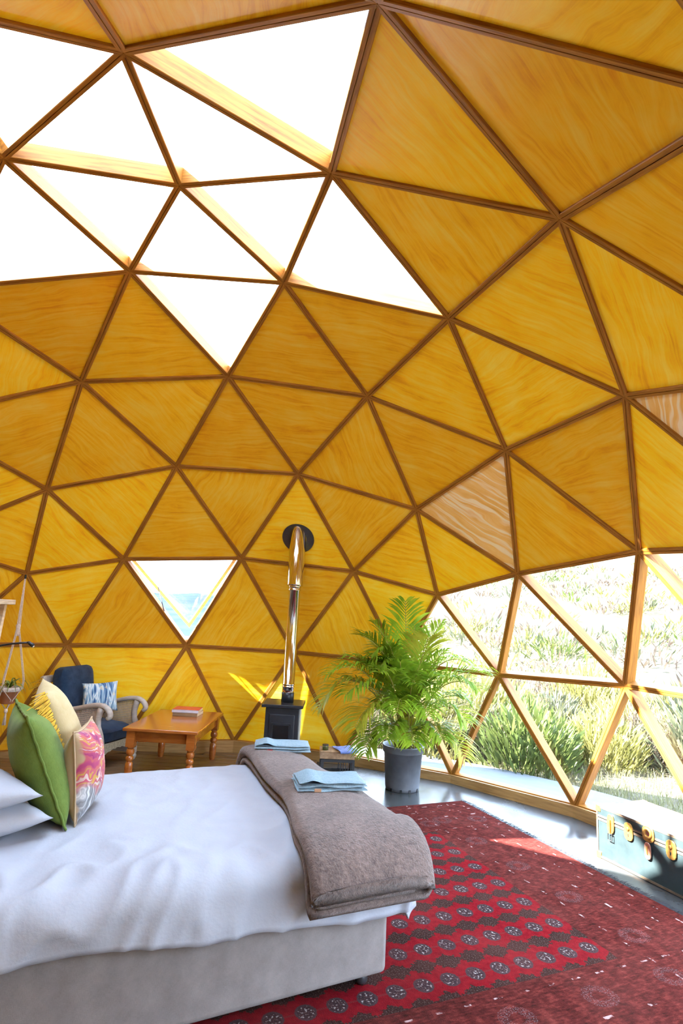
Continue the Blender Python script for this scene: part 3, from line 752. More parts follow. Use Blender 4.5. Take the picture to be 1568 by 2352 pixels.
def floral():
    t = NT('flower_print'); uv = t.coord('Object')
    ds = t.noise(uv, 4.5, 3); dv = t.node('ShaderNodeVectorMath', operation='ADD'); cb = t.node('ShaderNodeCombineXYZ')
    t.l.new(t.math('MULTIPLY', ds, .35), cb.inputs[0]); t.l.new(t.math('MULTIPLY', t.noise(t.mapping(uv, loc=(4, 3, 0)), 5, 3), .3), cb.inputs[1])
    t.l.new(uv, dv.inputs[0]); t.l.new(cb.outputs[0], dv.inputs[1])
    sp = t.node('ShaderNodeSeparateXYZ'); t.l.new(uv, sp.inputs[0])
    petals = t.noise(t.mapping(dv.outputs[0], (3, 16, 1), rot=(0, 0, .35)), 1.6, 2, .4, .8)
    pk = t.ramp(petals, [(0.30, (0.208, 0.024, 0.112)), (0.42, (0.384, 0.056, 0.136)), (0.50, (0.48, 0.136, 0.08)), (0.57, (0.448, 0.088, 0.152)), (0.63, (0.496, 0.304, 0.048)), (0.72, (0.272, 0.048, 0.16))])
    pk = t.mix(t.ramp(t.noise(t.mapping(dv.outputs[0], (6, 30, 1), rot=(0, 0, -.5)), 2.2, 1), [(0.60, 0.0), (0.63, 0.75)]), pk, (0.62, 0.52, 0.48))
    gy = t.ramp(t.noise(t.mapping(dv.outputs[0], (24, 3, 1)), 2, 2), [(0.42, (0.16, 0.16, 0.17)), (0.52, (0.30, 0.30, 0.31)), (0.62, (0.58, 0.57, 0.57))])
    low_ = t.ramp(t.math('ADD', sp.outputs[1], t.math('MULTIPLY', ds, .12)), [(0.42, 1.0), (0.46, 0.0)])
    q = t.math('ADD', t.math('MULTIPLY', sp.outputs[1], 1.0), 0.5); 
    lo = t.ramp(t.math('ADD', q, t.math('MULTIPLY', t.math('SUBTRACT', ds, .5), .3)), [(0.40, 1.0), (0.43, 0.0)])
    c = t.mix(lo, pk, gy)
    # tan ground shows round the rim
    rx = t.math('ABSOLUTE', sp.outputs[0]); ry = t.math('ABSOLUTE', sp.outputs[1]); rim = t.math('MAXIMUM', rx, ry)
    rim = t.math('ADD', rim, t.math('MULTIPLY', t.math('SUBTRACT', t.noise(uv, 9, 2), .5), .12))
    c = t.mix(t.ramp(rim, [(0.172, 0.0), (0.182, 1.0)]), c, (0.42, 0.30, 0.18))
    back = t.ramp(sp.outputs[2], [(0.0, 1.0), (0.004, 0.0)]); c = t.mix(back, c, (0.44, 0.31, 0.18))
    return t.out(c, 0.85, 0, 0.15, 0.1)
M['floral'] = floral()
def blueprint():
    t = NT('blue_watercolour'); co = t.coord('Object')
    n = t.noise(t.mapping(co, (14, 2.2, 1)), 1.6, 3, .5, 1.2); n2 = t.noise(co, 16, 4)
    c = t.ramp(n, [(0.30, (0.015, 0.03, 0.10)), (0.42, (0.05, 0.13, 0.30)), (0.50, (0.25, 0.42, 0.58)), (0.56, (0.70, 0.76, 0.78)), (0.62, (0.30, 0.48, 0.62)), (0.70, (0.03, 0.06, 0.18))])
    c = t.mix(t.ramp(n2, [(0.60, 0.0), (0.68, 0.7)]), c, (0.72, 0.62, 0.40))
    return t.out(c, 0.8, 0, 0.2, 0.1)
M['blueprint'] = blueprint()
M['navy'] = fabric('navy_fabric', (0.0102, 0.0238, 0.05525), (0.0255, 0.051, 0.102), 50, 0.3)

def put(o, mat4): o.matrix_world = mat4
# green: stands on its lower edge, leaning to the pillows, near edge towards the camera
def stand(root, u, v, z, du, w, h, yaw):
    """root frame: x along the far side of the bed, y up the cushion, z towards the foot; (u,v,z) = lower near corner"""
    ya = bdir(math.sin(du), 0, math.cos(du)); xa = bdir(math.sin(yaw), math.cos(yaw), 0)
    m = basis(xa, ya, (0, 0, 0)); c = bpt(u, v, z) + m.to_3x3() @ Vector((w / 2, h / 2, 0)); m.translation = c; root.matrix_world = m
g_ = tag(empty('cushion'), 'large plain green cushion leaning on the white pillows', 'cushion')
cushion_mesh(.52, .52, .215, ear=.07, seed=3).obj('cover', M['green'], g_, True)
MB().tube([p + Vector((0, 0, .002 * math.sin(i * 1.7))) for i, p in enumerate(cushion_rim(.52, .52, .07, 24, .004))], .006, 6, closed=True).obj('piping', M['green'], g_, True)
stand(g_, 1.345, 0.545, 0.635, math.radians(24), .52, .52, 0.10)
y_ = tag(empty('cushion'), 'cream cushion with bright yellow fringe behind the green cushion', 'cushion')
cushion_mesh(.58, .58, .20, ear=.06, seed=9).obj('cover', M['cream'], y_, True)
fr = MB(); rg = random.Random(8)
for s in (-1, 1):
    for q in range(170):
        yy = -.29 + .58 * q / 169; x0 = s * .29 * (1 - .06 * (1 - (yy / .29) ** 2)); L = .05 + .02 * rg.random()
        a = Vector((x0, yy, rg.gauss(0, .004))); e = a + Vector((s * L * .7, rg.gauss(-.012, .008), -.055 + rg.gauss(0, .01))); w = Vector((0, .0028, 0)); md = (a + e) / 2 + Vector((0, 0, .004))
        fr.add([a - w, a + w, md + w, md - w, e + w * .6, e - w * .6], ((0, 1, 2, 3), (3, 2, 4, 5)))
fo = fr.obj('fringe', M['yellow'], y_, fix=False); fo['kind'] = 'stuff'
stand(y_, 1.255, 0.76, 0.655, math.radians(24), .58, .58, 0.0)
f_ = tag(empty('cushion'), 'tan cushion printed with pink and orange flowers', 'cushion')
cushion_mesh(.40, .40, .17, ear=.11, seed=5).obj('cover', M['floral'], f_, True)
MB().tube(cushion_rim(.40, .40, .11, 20, .002), .004, 6, closed=True).obj('seam', M['tan'], f_, True)
stand(f_, 1.305, 0.575, 0.632, math.radians(8), .40, .40, -0.28)
def pillow(label, m4, w, h, t, seed):
    o = tag(cushion_mesh(w, h, t, 30, .05, seed, .012).obj('pillow', M['white'], None, True), label, 'pillow', 'white bed pillows'); o.matrix_world = m4
pillow('lower of the two stacked white pillows at the left edge', basis(bdir(.92, -.40, 0), bdir(.40, .92, 0), bpt(1.795, 0.575, 0.70)), .66, .46, .15, 2)
pillow('upper of the two stacked white pillows at the left edge', basis(bdir(.93, -.36, 0.02), bdir(.36, .93, 0.02), bpt(1.845, 0.555, 0.815)), .66, .46, .15, 6)
pillow('white pillow standing upright behind the green cushion', basis(bdir(0.05, 1, 0), bdir(.35, 0, .94), bpt(1.78, 1.16, 0.845)), .64, .44, .16, 9)

# ------------------------------------------------------------------ coffee table and books
M['table'] = wood('varnished_pine', (0.27, 0.0675, 0.0108), (0.468, 0.1485, 0.027), 0.22, (2, 12, 12), 2.0, 0.3)
TA = math.atan2(-0.02, 0.673)
tb = tag(empty('coffee_table', (-0.49, 3.11, 0.022), math.radians(-1.2)), 'orange-brown varnished coffee table with turned legs', 'table')
TW, TD, TZ = 0.70, 1.12, 0.478
m = MB(); m.box((0, 0, TZ - .014), (TW, TD, .028)); m.obj('table_top', M['table'], tb, bevel=0.007, seg=3)
for s in (-1, 1):
    MB().box((0, s * (TD / 2 - .085), TZ - .078), (TW - .16, .022, .10)).obj('apron_rail', M['table'], tb, bevel=.003, seg=1)
    MB().box((s * (TW / 2 - .06), 0, TZ - .078), (.022, TD - .20, .10)).obj('apron_rail', M['table'], tb, bevel=.003, seg=1)
leg = MB(); leg.lathe([(.024, 0), (.030, .015), (.034, .05), (.036, .12), (.033, .16), (.024, .175), (.034, .185), (.037, .20), (.034, .215), (.023, .225), (.035, .24), (.038, .26), (.034, .28), (.025, .287), (.037, .298), (.037, .31)], 18)
leg.box((0, 0, .378), (.078, .078, .144))
lm = leg.obj('leg', M['table'], tb, True, (-TW / 2 + .07, -TD / 2 + .075, 0))
lm.data.set_sharp_from_angle(angle=math.radians(40))
for sx, sy in ((1, -1), (-1, 1), (1, 1)):
    c = lm.copy(); COL.objects.link(c); c.parent = tb; c.location = (sx * (TW / 2 - .07), sy * (TD / 2 - .075), 0)
M['paper'] = simple('page_edges', (0.72, 0.66, 0.54), 0.9, 0, .08, 80)
M['cover_r'] = simple('red_cover', (0.55, 0.05, 0.03), 0.35, 0, .3, 14); M['cover_w'] = simple('pale_cover', (0.62, 0.60, 0.66), 0.4); M['cover_t'] = simple('brown_cover', (0.30, 0.19, 0.10), 0.5)
def book(loc, rz, w, d, h, cover, label, spine=None):
    e = tag(empty('book', loc, rz), label, 'book')
    MB().box((0.003, 0, h / 2), (w - .008, d - .008, h - .007)).obj('pages', M['paper'], e)
    MB().box((0, 0, .0018), (w, d, .0036)).obj('back_cover', spine or cover, e); MB().box((0, 0, h - .0018), (w, d, .0036)).obj('front_cover', cover, e)
    MB().box((0, -d / 2 + .002, h / 2), (w, .004, h)).obj('spine', spine or cover, e)
tz = 0.022 + TZ
book((-0.463, 3.42, tz), math.radians(-3), .262, .235, .036, M['cover_t'], 'thick tan book lying under the red book on the table', M['cover_t'])
book((-0.470, 3.41, tz + .036), math.radians(1), .275, .225, .030, M['cover_r'], 'red-covered book on top of the pile on the table', M['cover_w'])

# ------------------------------------------------------------------ armchair
M['wash'] = wood('whitewashed_wood', (0.4, 0.344, 0.296), (0.56, 0.504, 0.448), 0.6, (3, 3, 10), 3)
M['cane'] = simple('cane_webbing', (0.425, 0.3485, 0.2805), 0.7, 0, .15, 40)
M['lace'] = simple('scalloped_trim', (0.408, 0.374, 0.272), 0.85, 0, .3, 60)
CH = tag(empty('armchair', (-1.10, 3.12, 0.022), math.radians(-15)), 'whitewashed armchair with cane sides and navy cushions', 'armchair')
CW, CDp = 0.60, 0.64        # distance between arm centres (local y), depth (local -x is the back)
for s in (-1, 1):
    y = s * CW / 2
    ap_ = [(-.62, .555), (-.50, .545), (-.36, .548), (-.22, .580), (-.10, .612), (0.0, .622), (.07, .605), (.115, .560), (.120, .520), (.095, .505)]
    a_ = MB(); pts = []
    for i in range(len(ap_) - 1):
        for q in range(4): pts.append((ap_[i][0] + (ap_[i + 1][0] - ap_[i][0]) * q / 4, y, ap_[i][1] + (ap_[i + 1][1] - ap_[i][1]) * q / 4))
    pts.append((ap_[-1][0], y, ap_[-1][1])); pts = [Vector(p) for p in pts]
    for _ in range(3): pts = [pts[0]] + [(pts[i - 1] + pts[i] * 2 + pts[i + 1]) / 4 for i in range(1, len(pts) - 1)] + [pts[-1]]
    k_ = len(pts); a_.tube(pts, [.033 + .006 * math.sin(PI * i / k_) for i in range(k_)], 10, squash=.62); a_.obj('arm', M['wash'], CH, True)
    post = [(.015, .135), (.035, .20), (.048, .27), (.030, .34), (-.005, .42), (-.012, .49), (.0, .56), (.02, .60)]
    pm = MB(); pm.tube([(x, y, z) for x, z in post], [.036, .036, .036, .034, .030, .030, .034, .036], 10); pm.obj('front_post', M['wash'], CH, True)
    MB().box((.015, y, .105), (.066, .066, .075)).obj('post_block', M['wash'], CH, bevel=.006)
    MB().lathe([(.018, 0), (.030, .006), (.040, .022), (.046, .04), (.044, .056), (.034, .066), (.030, .07)], 14, (.015, y, 0)).obj('bun_foot', M['wash'], CH, True)
    MB().lathe([(.02, 0), (.03, .03), (.03, .07)], 10, (-.60, y, 0)).obj('back_foot', M['wash'], CH, True)
    MB().box((-.30, y, .125), (.60, .036, .105)).obj('bottom_rail', M['wash'], CH, bevel=.005)
    MB().bar((-.60, y, .07), (-.70, y, .84), .04, .045, (1, 0, 0)).obj('back_post', M['wash'], CH, bevel=.006)
    # cane panel: a lattice of thin strands
    cp = MB()
    def top(x): 
        for (x0, z0), (x1, z1) in zip(ap_, ap_[1:]):
            if x0 <= x <= x1: return z0 + (z1 - z0) * (x - x0) / (x1 - x0) - .018
        return .55
    nx = 34
    for q in range(nx + 1):
        x = -.60 + .585 * q / nx; cp.box((x, y, (.175 + top(x)) / 2), (.0085, .004, top(x) - .175))
    zz = .18
    while zz < .60:
        xs = [x / 50 for x in range(-30, 0) if top(x / 50) > zz]
        if xs: cp.box(((min(xs) - .005 + max(xs)) / 2, y, zz), (max(xs) - min(xs) + .02, .005, .0085))
        zz += .0172
    co_ = cp.obj('cane_panel', M['cane'], CH, fix=False)
for q in range(5):
    MB().bar((-.645 - .0 * q, -CW / 2 + .1 + q * .1, .20), (-.71, -CW / 2 + .1 + q * .1, .80), .03, .014, (1, 0, 0)).obj('back_slat', M['wash'], CH)
MB().box((-.705, 0, .81), (.035, CW, .07)).obj('top_rail', M['wash'], CH, bevel=.006)
# scalloped front apron
ax2 = MB(); poly = [(-CW / 2 + .03, .245), (CW / 2 - .03, .245)]; low_ = []
for q in range(41):
    x = CW / 2 - .03 - (CW - .06) * q / 40; low_.append((x, .125 + .05 * math.sin(PI * q / 40) + .010 * abs(math.sin(q / 40 * PI * 7))))
ax2.prism(poly + low_, .018, .038, lambda a, b, c: Vector((c, a, b))); ax2.obj('front_apron', M['lace'], CH)
def block_cushion(w, d, h, n=14, seed=0, crown=.015):
    m = MB()
    def f(i, j, s):
        x, y = 2 * i - 1, 2 * j - 1; e = max(0, (1 - abs(x) ** 5) * (1 - abs(y) ** 5)) ** .5; cr_n = max(0.0, (x * x * y * y) - .35) * .16; x, y = x * (1 - cr_n), y * (1 - cr_n)
        return Vector((x * w / 2, y * d / 2, s * (h / 2 * (.55 + .45 * e) + crown * (1 - x * x) * (1 - y * y))))
    m.grid(lambda i, j: f(i, j, 1), n, n); m.grid(lambda i, j: f(i, 1 - j, -1), n, n)
    rim = []
    for s in range(4):
        for k in range(n):
            q = -1 + 2 * k / n; x, y = ((q, -1), (1, q), (-q, 1), (-1, -q))[s]; cr_n = max(0.0, (x * x * y * y) - .35) * .16; rim.append((x * (1 - cr_n), y * (1 - cr_n)))
    b = len(m.v); R = len(rim)
    m.add([Vector((x * w / 2, y * d / 2, z * h / 2 * .55)) for z in (1, -1) for x, y in rim], [(k, (k + 1) % R, R + (k + 1) % R, R + k) for k in range(R)])
    return m
sc_ = block_cushion(.60, .50, .155); so = sc_.obj('seat_cushion', M['navy'], CH, True, (-.26, 0, .325), (0, math.radians(4), 0))
so.data.set_sharp_from_angle(angle=math.radians(55))
bc_ = block_cushion(.54, .50, .17); bo = bc_.obj('back_cushion', M['navy'], CH, True, (-.555, 0, .665), (0, math.radians(-99), 0)); bo.data.set_sharp_from_angle(angle=math.radians(55))
sc = tag(empty('scatter_cushion'), 'small blue and white watercolour print cushion on the navy armchair', 'cushion')
cushion_mesh(.36, .30, .12, 20, .08, 12).obj('cover', M['blueprint'], sc, True)
sc.matrix_world = basis((.80, .60, 0.05), (-.22, .05, .95), (-1.335, 3.20, 0.665))

# ------------------------------------------------------------------ stove and flue
M['stove'] = simple('stove_enamel', (0.022, 0.024, 0.030), 0.35, 0.2, .25, 6, 0.03)
M['stoveside'] = simple('grey_side_plate', (0.42, 0.41, 0.38), 0.5, 0.1)
M['steel'] = simple('polished_steel', (0.72, 0.66, 0.60), 0.12, 1.0, .04, 3)
M['fireglass'] = simple('sooty_glass', (0.012, 0.011, 0.012), 0.12)
sv = tag(empty('wood_stove', (0.578, 3.10, 0.022)), 'small black wood stove with a tall steel flue against the wall', 'stove')
MB().box((0, 0, .385), (.335, .34, .57)).obj('body', M['stove'], sv, bevel=.006)
for sx in (-1, 1):
    for sy in (-1, 1): MB().box((sx * .13, sy * .13, .05), (.035, .035, .10)).obj('leg', M['stove'], sv)
MB().box((0, 0, .690), (.41, .43, .030)).obj('top_plate', M['stove'], sv, bevel=.004)
MB().box((.171, .0, .385), (.006, .30, .54)).obj('side_plate', M['stoveside'], sv)
dr = MB(); dr.box((0, -.178, .40), (.25, .018, .42)); dro = dr.obj('door', M['stove'], sv, bevel=.005)
MB().box((-.005, -.190, .40), (.155, .008, .22)).obj('door_glass', M['fireglass'], dro)
for a, b_, cx, cz in ((.19, .02, -.005, .52), (.19, .02, -.005, .28)): MB().box((cx, -.191, cz), (a, .012, b_)).obj('glass_bead', M['stove'], dro)
for cx in (-.092, .082): MB().box((cx, -.191, .40), (.02, .012, .24)).obj('glass_bead', M['stove'], dro)
MB().tube([(.118, -.20, .36), (.122, -.225, .33), (.124, -.225, .26)], .007, 8).obj('door_handle', M['steel'], dro, True)
for q in range(4): MB().box((0, -.1725, .145 + q * .012), (.16, .004, .005)).obj('air_slot', M['fireglass'], sv)
px, pyy = .028, .02
MB().lathe([(.064, .70), (.064, .80), (.060, .802)], 24, (px, pyy, 0)).obj('flue_collar', M['stove'], sv, True)
MB().lathe([(.061, .80), (.061, .85), (.066, .853), (.066, .862), (.061, .865), (.061, .872), (.066, .875), (.066, .884), (.061, .887), (.061, 1.83), (.067, 1.835), (.067, 1.85), (.062, 1.853), (.062, 1.862), (.067, 1.865), (.067, 1.88)], 28, (px, pyy, 0), False).obj('flue_pipe', M['steel'], sv, True)
MB().lathe([(.064, 1.88), (.084, 1.882), (.0855, 1.90), (.0855, 2.95), (.08, 2.95)], 28, (px, pyy, 0), False).obj('flue_sleeve', M['steel'], sv, True)
# round cover plate where the sleeve meets the sloping panel
Pn, Tn, Un = NODES[NAME['P']], NODES[NAME['T']], NODES[NAME['U']]
nn = (Tn - Pn).cross(Un - Pn).normalized(); nn = -nn if nn.y > 0 else nn
ca = Vector((0.578 + px, 3.10 + pyy, 0)); tz_ = Pn.z + ((Pn.x - ca.x) * nn.x + (Pn.y - ca.y) * nn.y) / nn.z; cpt = Vector((ca.x, ca.y, tz_)) + nn * (-0.010)
e1 = Vector((1, 0, 0)); e1 = (e1 - nn * e1.dot(nn)).normalized(); e2 = nn.cross(e1)
M['plate'] = simple('zinc_plate', (0.16, 0.16, 0.17), 0.28, 0.9, .2, 5)
dp_ = MB(); vs = []; n = 36
for r, d in ((.175, .0), (.175, .004), (.09, .004), (.09, 0)):
    for j in range(n):
        a = 2 * PI * j / n; k2 = 1.0 + (0.28 if r < .1 else 0.0)
        vs.append(cpt - sv.location + e1 * (r * math.cos(a)) + e2 * (r * k2 * math.sin(a)) + nn * d)
fs = [((i % 4) * n + j, (i % 4) * n + (j + 1) % n, ((i + 1) % 4) * n + (j + 1) % n, ((i + 1) % 4) * n + j) for i in range(4) for j in range(n)]
dp_.add(vs, fs).obj('cover_plate', M['plate'], sv)

# ------------------------------------------------------------------ crates beside the stove
M['oldwood'] = wood('old_crate_wood', (0.26, 0.15, 0.08), (0.52, 0.34, 0.20), 0.7, (8, 2, 8), 2.5)
cr_ = tag(empty('plastic_crate', (1.145, 3.34, 0.0), math.radians(4)), 'black slatted plastic crate standing beside the stove', 'crate')
cw, cdp, chh = .345, .27, .175
for sx in (-1, 1):
    for sy in (-1, 1): MB().box((sx * (cw / 2 - .014), sy * (cdp / 2 - .014), chh / 2), (.028, .028, chh)).obj('corner_post', M['black'], cr_)
for z in (.014, chh - .014):
    for s in (-1, 1):
        MB().box((0, s * (cdp / 2 - .006), z), (cw - .05, .012, .028)).obj('rail', M['black'], cr_)
        MB().box((s * (cw / 2 - .006), 0, z), (.012, cdp - .05, .028)).obj('rail', M['black'], cr_)
for q in range(5):
    x = .03 + q * .026
    for s in (-1, 1): MB().box((x, s * (cdp / 2 - .006), chh / 2), (.008, .010, chh - .05)).obj('slat', M['black'], cr_)
for q in range(6): MB().box((cw / 2 - .006, -cdp / 2 + .045 + q * .036, chh / 2), (.010, .009, chh - .05)).obj('slat', M['black'], cr_)
MB().box((0, 0, .006), (cw - .03, cdp - .03, .008)).obj('bottom', M['black'], cr_)
wk = tag(empty('wooden_tray', (1.14, 3.335, chh), math.radians(2)), 'shallow old wooden crate on top of the black crate', 'crate')
for q, (yy, zz) in enumerate(((-.135, .035), (.135, .035))): MB().box((0, yy, zz), (.35, .012, .058)).obj('side_board', M['oldwood'], wk, bevel=.002, seg=1)
for x in (-.172, .172): MB().box((x, 0, .035), (.012, .26, .066)).obj('end_board', M['oldwood'], wk, bevel=.002, seg=1)
for q in range(4): MB().box((0, -.1 + q * .066, .069), (.35, .058, .010)).obj('slat', M['oldwood'], wk, bevel=.002, seg=1)
M['jar'] = glass('jar_glass', (0.75, 0.80, 0.70)); M['wax'] = simple('olive_wax', (0.22, 0.20, 0.06), 0.5)
jr = tag(empty('glass_jar', (1.02, 3.27, chh + .074)), 'little glass jar on the wooden crate', 'jar')
MB().lathe([(.030, 0), (.033, .004), (.033, .035), (.030, .044), (.030, .050), (.027, .050), (.027, .044), (.030, .036), (.030, .006), (.001, .005)], 18, cap=False).obj('glass', M['jar'], jr, True)
MB().lathe([(.029, .007), (.029, .026), (.001, .027)], 16).obj('contents', M['wax'], jr, True)
MB().lathe([(.032, .045), (.032, .056), (.002, .057)], 16).obj('lid', M['plate'], jr)
M['bluecloth'] = fabric('blue_cloth', (0.12, 0.17, 0.42), (0.22, 0.28, 0.58), 40)
cl = MB()
def cf(i, j):
    x, y = (i - .5) * .20, (j - .62) * .26; z = .008 + .014 * abs(noise.noise(Vector((x * 16, y * 16, 1))))
    over = max(0, -.143 - y); y2 = max(y, -.143 - .006)
    return Vector((x + .02 * noise.noise(Vector((y * 9, 0, 2))), y2 - (.004 if over else 0), z - over * .95))
cl.grid(cf, 20, 24)
cloth_o = tag(cl.obj('cleaning_cloth', M['bluecloth'], None, True, (1.215, 3.335, chh + .0745), (0, 0, .35)), 'crumpled blue cloth hanging over the wooden crate', 'cloth')
sm = cloth_o.modifiers.new('thick', 'SOLIDIFY'); sm.thickness = .003; sm.offset = 1

# ------------------------------------------------------------------ potted palm
M['potgrey'] = simple('grey_plastic_pot', (0.112, 0.1216, 0.14), 0.55, 0, .35, 5, 0.05)
M['soil'] = simple('potting_soil', (0.05, 0.035, 0.025), 1.0, 0, .4, 30, 0.6)
PL = tag(empty('potted_palm', (1.785, 2.945, 0.0)), 'bushy green areca palm in a grey plastic pot by the windows', 'palm')
MB().lathe([(.150, 0), (.160, .004), (.165, .03), (.186, .34), (.196, .342), (.200, .352), (.202, .395), (.208, .40), (.208, .408), (.192, .408), (.188, .36), (.150, .06)], 36, cap=False).obj('pot', M['potgrey'], PL, True)
for a in (-70, -100, -35, -135):
    MB().box((.163 * math.cos(math.radians(a)), .163 * math.sin(math.radians(a)), .018), (.02, .012, .026), Matrix.Rotation(math.radians(a + 90), 3, 'Z')).obj('drain_slot', M['black'], PL)
MB().lathe([(.187, .355), (.12, .368), (.001, .372)], 24).obj('soil', M['soil'], PL, True)
M['frond'] = leaf_mat('palm_leaf', (0.136, 0.272, 0.01275), (0.357, 0.493, 0.03825), 0.45, 0.36)
M['frond2'] = leaf_mat('palm_leaf_yellowed', (0.306, 0.357, 0.0255), (0.527, 0.493, 0.051), 0.42, 0.4)
M['cane_stem'] = simple('palm_stem', (0.34, 0.30, 0.06), 0.5, 0, .3, 12)
rg = random.Random(21)
def frond(tip, mid, mat, n=34, L=.27, seed=0, droop=.25, base=None):
    r_ = random.Random(seed); b0 = Vector(base or (r_.gauss(0, .055), r_.gauss(0, .055), .365)); mid, tip = Vector(mid), Vector(tip)
    # a quadratic through base, mid (control) and tip
    P = lambda s: b0 * (1 - s) ** 2 + mid * (2 * s * (1 - s)) + tip * s * s
    st = MB(); st.tube([P(q / 12) for q in range(13)], [.009 - .0065 * q / 12 for q in range(13)], 6)
    fo_ = st.obj('frond', M['cane_stem'], PL, True)
    lf = MB(); s0 = .34
    for q in range(n):
        s = s0 + (1 - s0) * (q + .5) / n; p = P(s); tg = (P(min(1, s + .02)) - P(s - .02)).normalized()
        side = tg.cross(Vector((0, 0, 1)))
        side = side.normalized() if side.length > .05 else Vector((1, 0, 0))
        upn = side.cross(tg).normalized(); ll = L * (math.sin(PI * (0.16 + 0.80 * (s - s0) / (1 - s0))) ** .7) * (.9 + .2 * r_.random())
        for sg in (-1, 1):
            d = (tg * (.75 + .2 * r_.random()) + side * sg * (.85 + r_.gauss(0, .08)) + upn * (.28 + r_.gauss(0, .10))).normalized()
            w = d.cross(upn).normalized() * .0105
            a = p; m1 = p + d * ll * .45; e = p + d * ll + Vector((0, 0, -droop * ll * (.5 + .5 * r_.random())))
            m1 = m1 + Vector((0, 0, .02 * ll))
            q1 = m1.lerp(e, .55) + Vector((0, 0, .03 * ll))
            lf.add([a - w * .3, a + w * .3, m1 + w, m1 - w, q1 + w * .75, q1 - w * .75, e], ((0, 1, 2, 3), (3, 2, 4, 5), (5, 4, 6)))
    def inside(p):
        q = Vector(p) + PL.location - OFFZ
        return tuple((q * (3.85 / q.length) if q.length > 3.85 else q) - PL.location + OFFZ)
    lf.v = [inside(p) for p in lf.v]
    lf.obj('leaflets', mat, fo_, fix=False)
# (tip, control) in the pot's frame; x right, y away, z up
FR = [((-.05, -.20, 1.80), (.00, -.04, 1.25), 0), ((.30, -.26, 1.60), (.06, -.05, 1.20), 0), ((.16, -.42, 1.46), (.10, -.10, 1.25), 1), ((-.34, -.15, 1.56), (-.06, -.05, 1.30), 0), ((-.48, -.28, 1.44), (-.10, -.08, 1.35), 0),
      ((.74, -.42, 1.14), (.30, -.16, 1.30), 0), ((.62, -.46, 1.02), (.30, -.14, 1.25), 0), ((-.78, -.30, 1.06), (-.35, -.10, 1.38), 0), ((-.84, -.26, .74), (-.55, -.12, 1.42), 1), ((-.60, -.40, .90), (-.30, -.15, 1.20), 0),
      ((-.50, -.45, .62), (-.32, -.20, 1.05), 1), ((.52, -.42, .72), (.30, -.20, 1.05), 0), ((.50, -.50, .40), (.34, -.22, .90), 1), ((-.40, -.46, .40), (-.30, -.22, .85), 0), ((-.14, -.62, .80), (-.06, -.26, 1.10), 0),
      ((.14, -.62, .78), (.08, -.26, 1.08), 0), ((.02, -.58, 1.05), (.02, -.20, 1.18), 0), ((.30, -.52, 1.12), (.12, -.20, 1.18), 0), ((-.30, -.50, 1.12), (-.12, -.18, 1.20), 0), ((-.20, -.30, 1.36), (-.06, -.10, 1.15), 0),
      ((.34, -.28, 1.34), (.12, -.08, 1.10), 0), ((.06, -.16, 1.56), (.0, -.02, 1.0), 0), ((-.46, -.16, 1.18), (-.2, -.05, 1.1), 0), ((.28, -.56, .58), (.18, -.28, .84), 0), ((-.22, -.56, .56), (-.14, -.28, .84), 0),
      ((.02, -.54, .52), (.02, -.28, .80), 0), ((.60, -.20, .86), (.34, -.06, 1.08), 0), ((-.62, -.18, 1.24), (-.2, -.05, 1.22), 0), ((.10, -.30, 1.20), (.04, -.10, .98), 0), ((-.10, -.38, 1.22), (-.04, -.14, 1.0), 0)]
for i, (tp, ct, yl) in enumerate(FR):
    frond(tp, ct, M['frond2'] if yl else M['frond'], 27 if i < 12 else 24, .37 if i < 12 else .29, 100 + i, .22 if i < 6 else .40)
for i in range(10):
    a = rg.random() * 2 * PI; rr = .30 + .38 * rg.random(); z = .55 + .75 * rg.random()
    x, y = rr * math.cos(a) * 1.05, -.16 + .42 * rr * math.sin(a) - .10
    frond((x, y, z), (x * .42, y * .35, z + .28), M['frond2'] if i % 5 == 0 else M['frond'], 28, .25, 300 + i, .4)

# ------------------------------------------------------------------ trunk
def trunkpaint():
    t = NT('worn_blue_paint'); co = t.coord('Object'); n = t.noise(co, 5, 8, .7); n2 = t.noise(co, 22, 6, .75)
    c = t.ramp(n, [(0.35, (0.01784, 0.03093, 0.03568)), (0.65, (0.03171, 0.04837, 0.05233))]); c = t.mix(t.ramp(n2, [(0.60, 0.0), (0.72, .7)]), c, (0.0555, 0.05355, 0.04757))
    t.bump(n2, .15, .004); return t.out(c, 0.45, .1)
M['trunk'] = trunkpaint(); M['brass'] = simple('aged_brass', (0.42, 0.23, 0.06), 0.38, .6, .3, 30, .1); M['edge'] = simple('tan_edging', (0.1248, 0.0864, 0.0576), 0.6, .1, .4, 25)
tr = tag(empty('trunk', (3.043, 1.488, 0.0), math.atan2(-0.927, 0.375)), 'old pale blue travelling trunk with brass locks by the window', 'trunk')
TL, TDp, TH_ = .92, .465, .352          # local x along the front, local y into the room's edge (+y is towards the window)
MB().box((TL / 2, TDp / 2, .136), (TL, TDp, .268)).obj('body', M['trunk'], tr, bevel=.006)
MB().box((TL / 2, TDp / 2, .274 + .039), (TL + .004, TDp + .004, .078)).obj('lid', M['trunk'], tr, bevel=.006)
for yy in (-.002, TDp + .002):
    for zz in (.012, .262, .284, .345): MB().box((TL / 2, yy, zz), (TL, .005, .014)).obj('edging', M['edge'], tr)
    for xx in (.008, TL - .008): MB().box((xx, yy, .176), (.014, .005, .34)).obj('edging', M['edge'], tr)
for xx in (-.002, TL + .002):
    for zz in (.012, .345): MB().box((xx, TDp / 2, zz), (.005, TDp, .014)).obj('edging', M['edge'], tr)
for xx in (.018, TL - .018):
    for yy in (.0, TDp):
        for zz in (.022, .334): MB().box((xx, yy, zz), (.044, .014, .044)).obj('corner_cap', M['brass'], tr, bevel=.004)
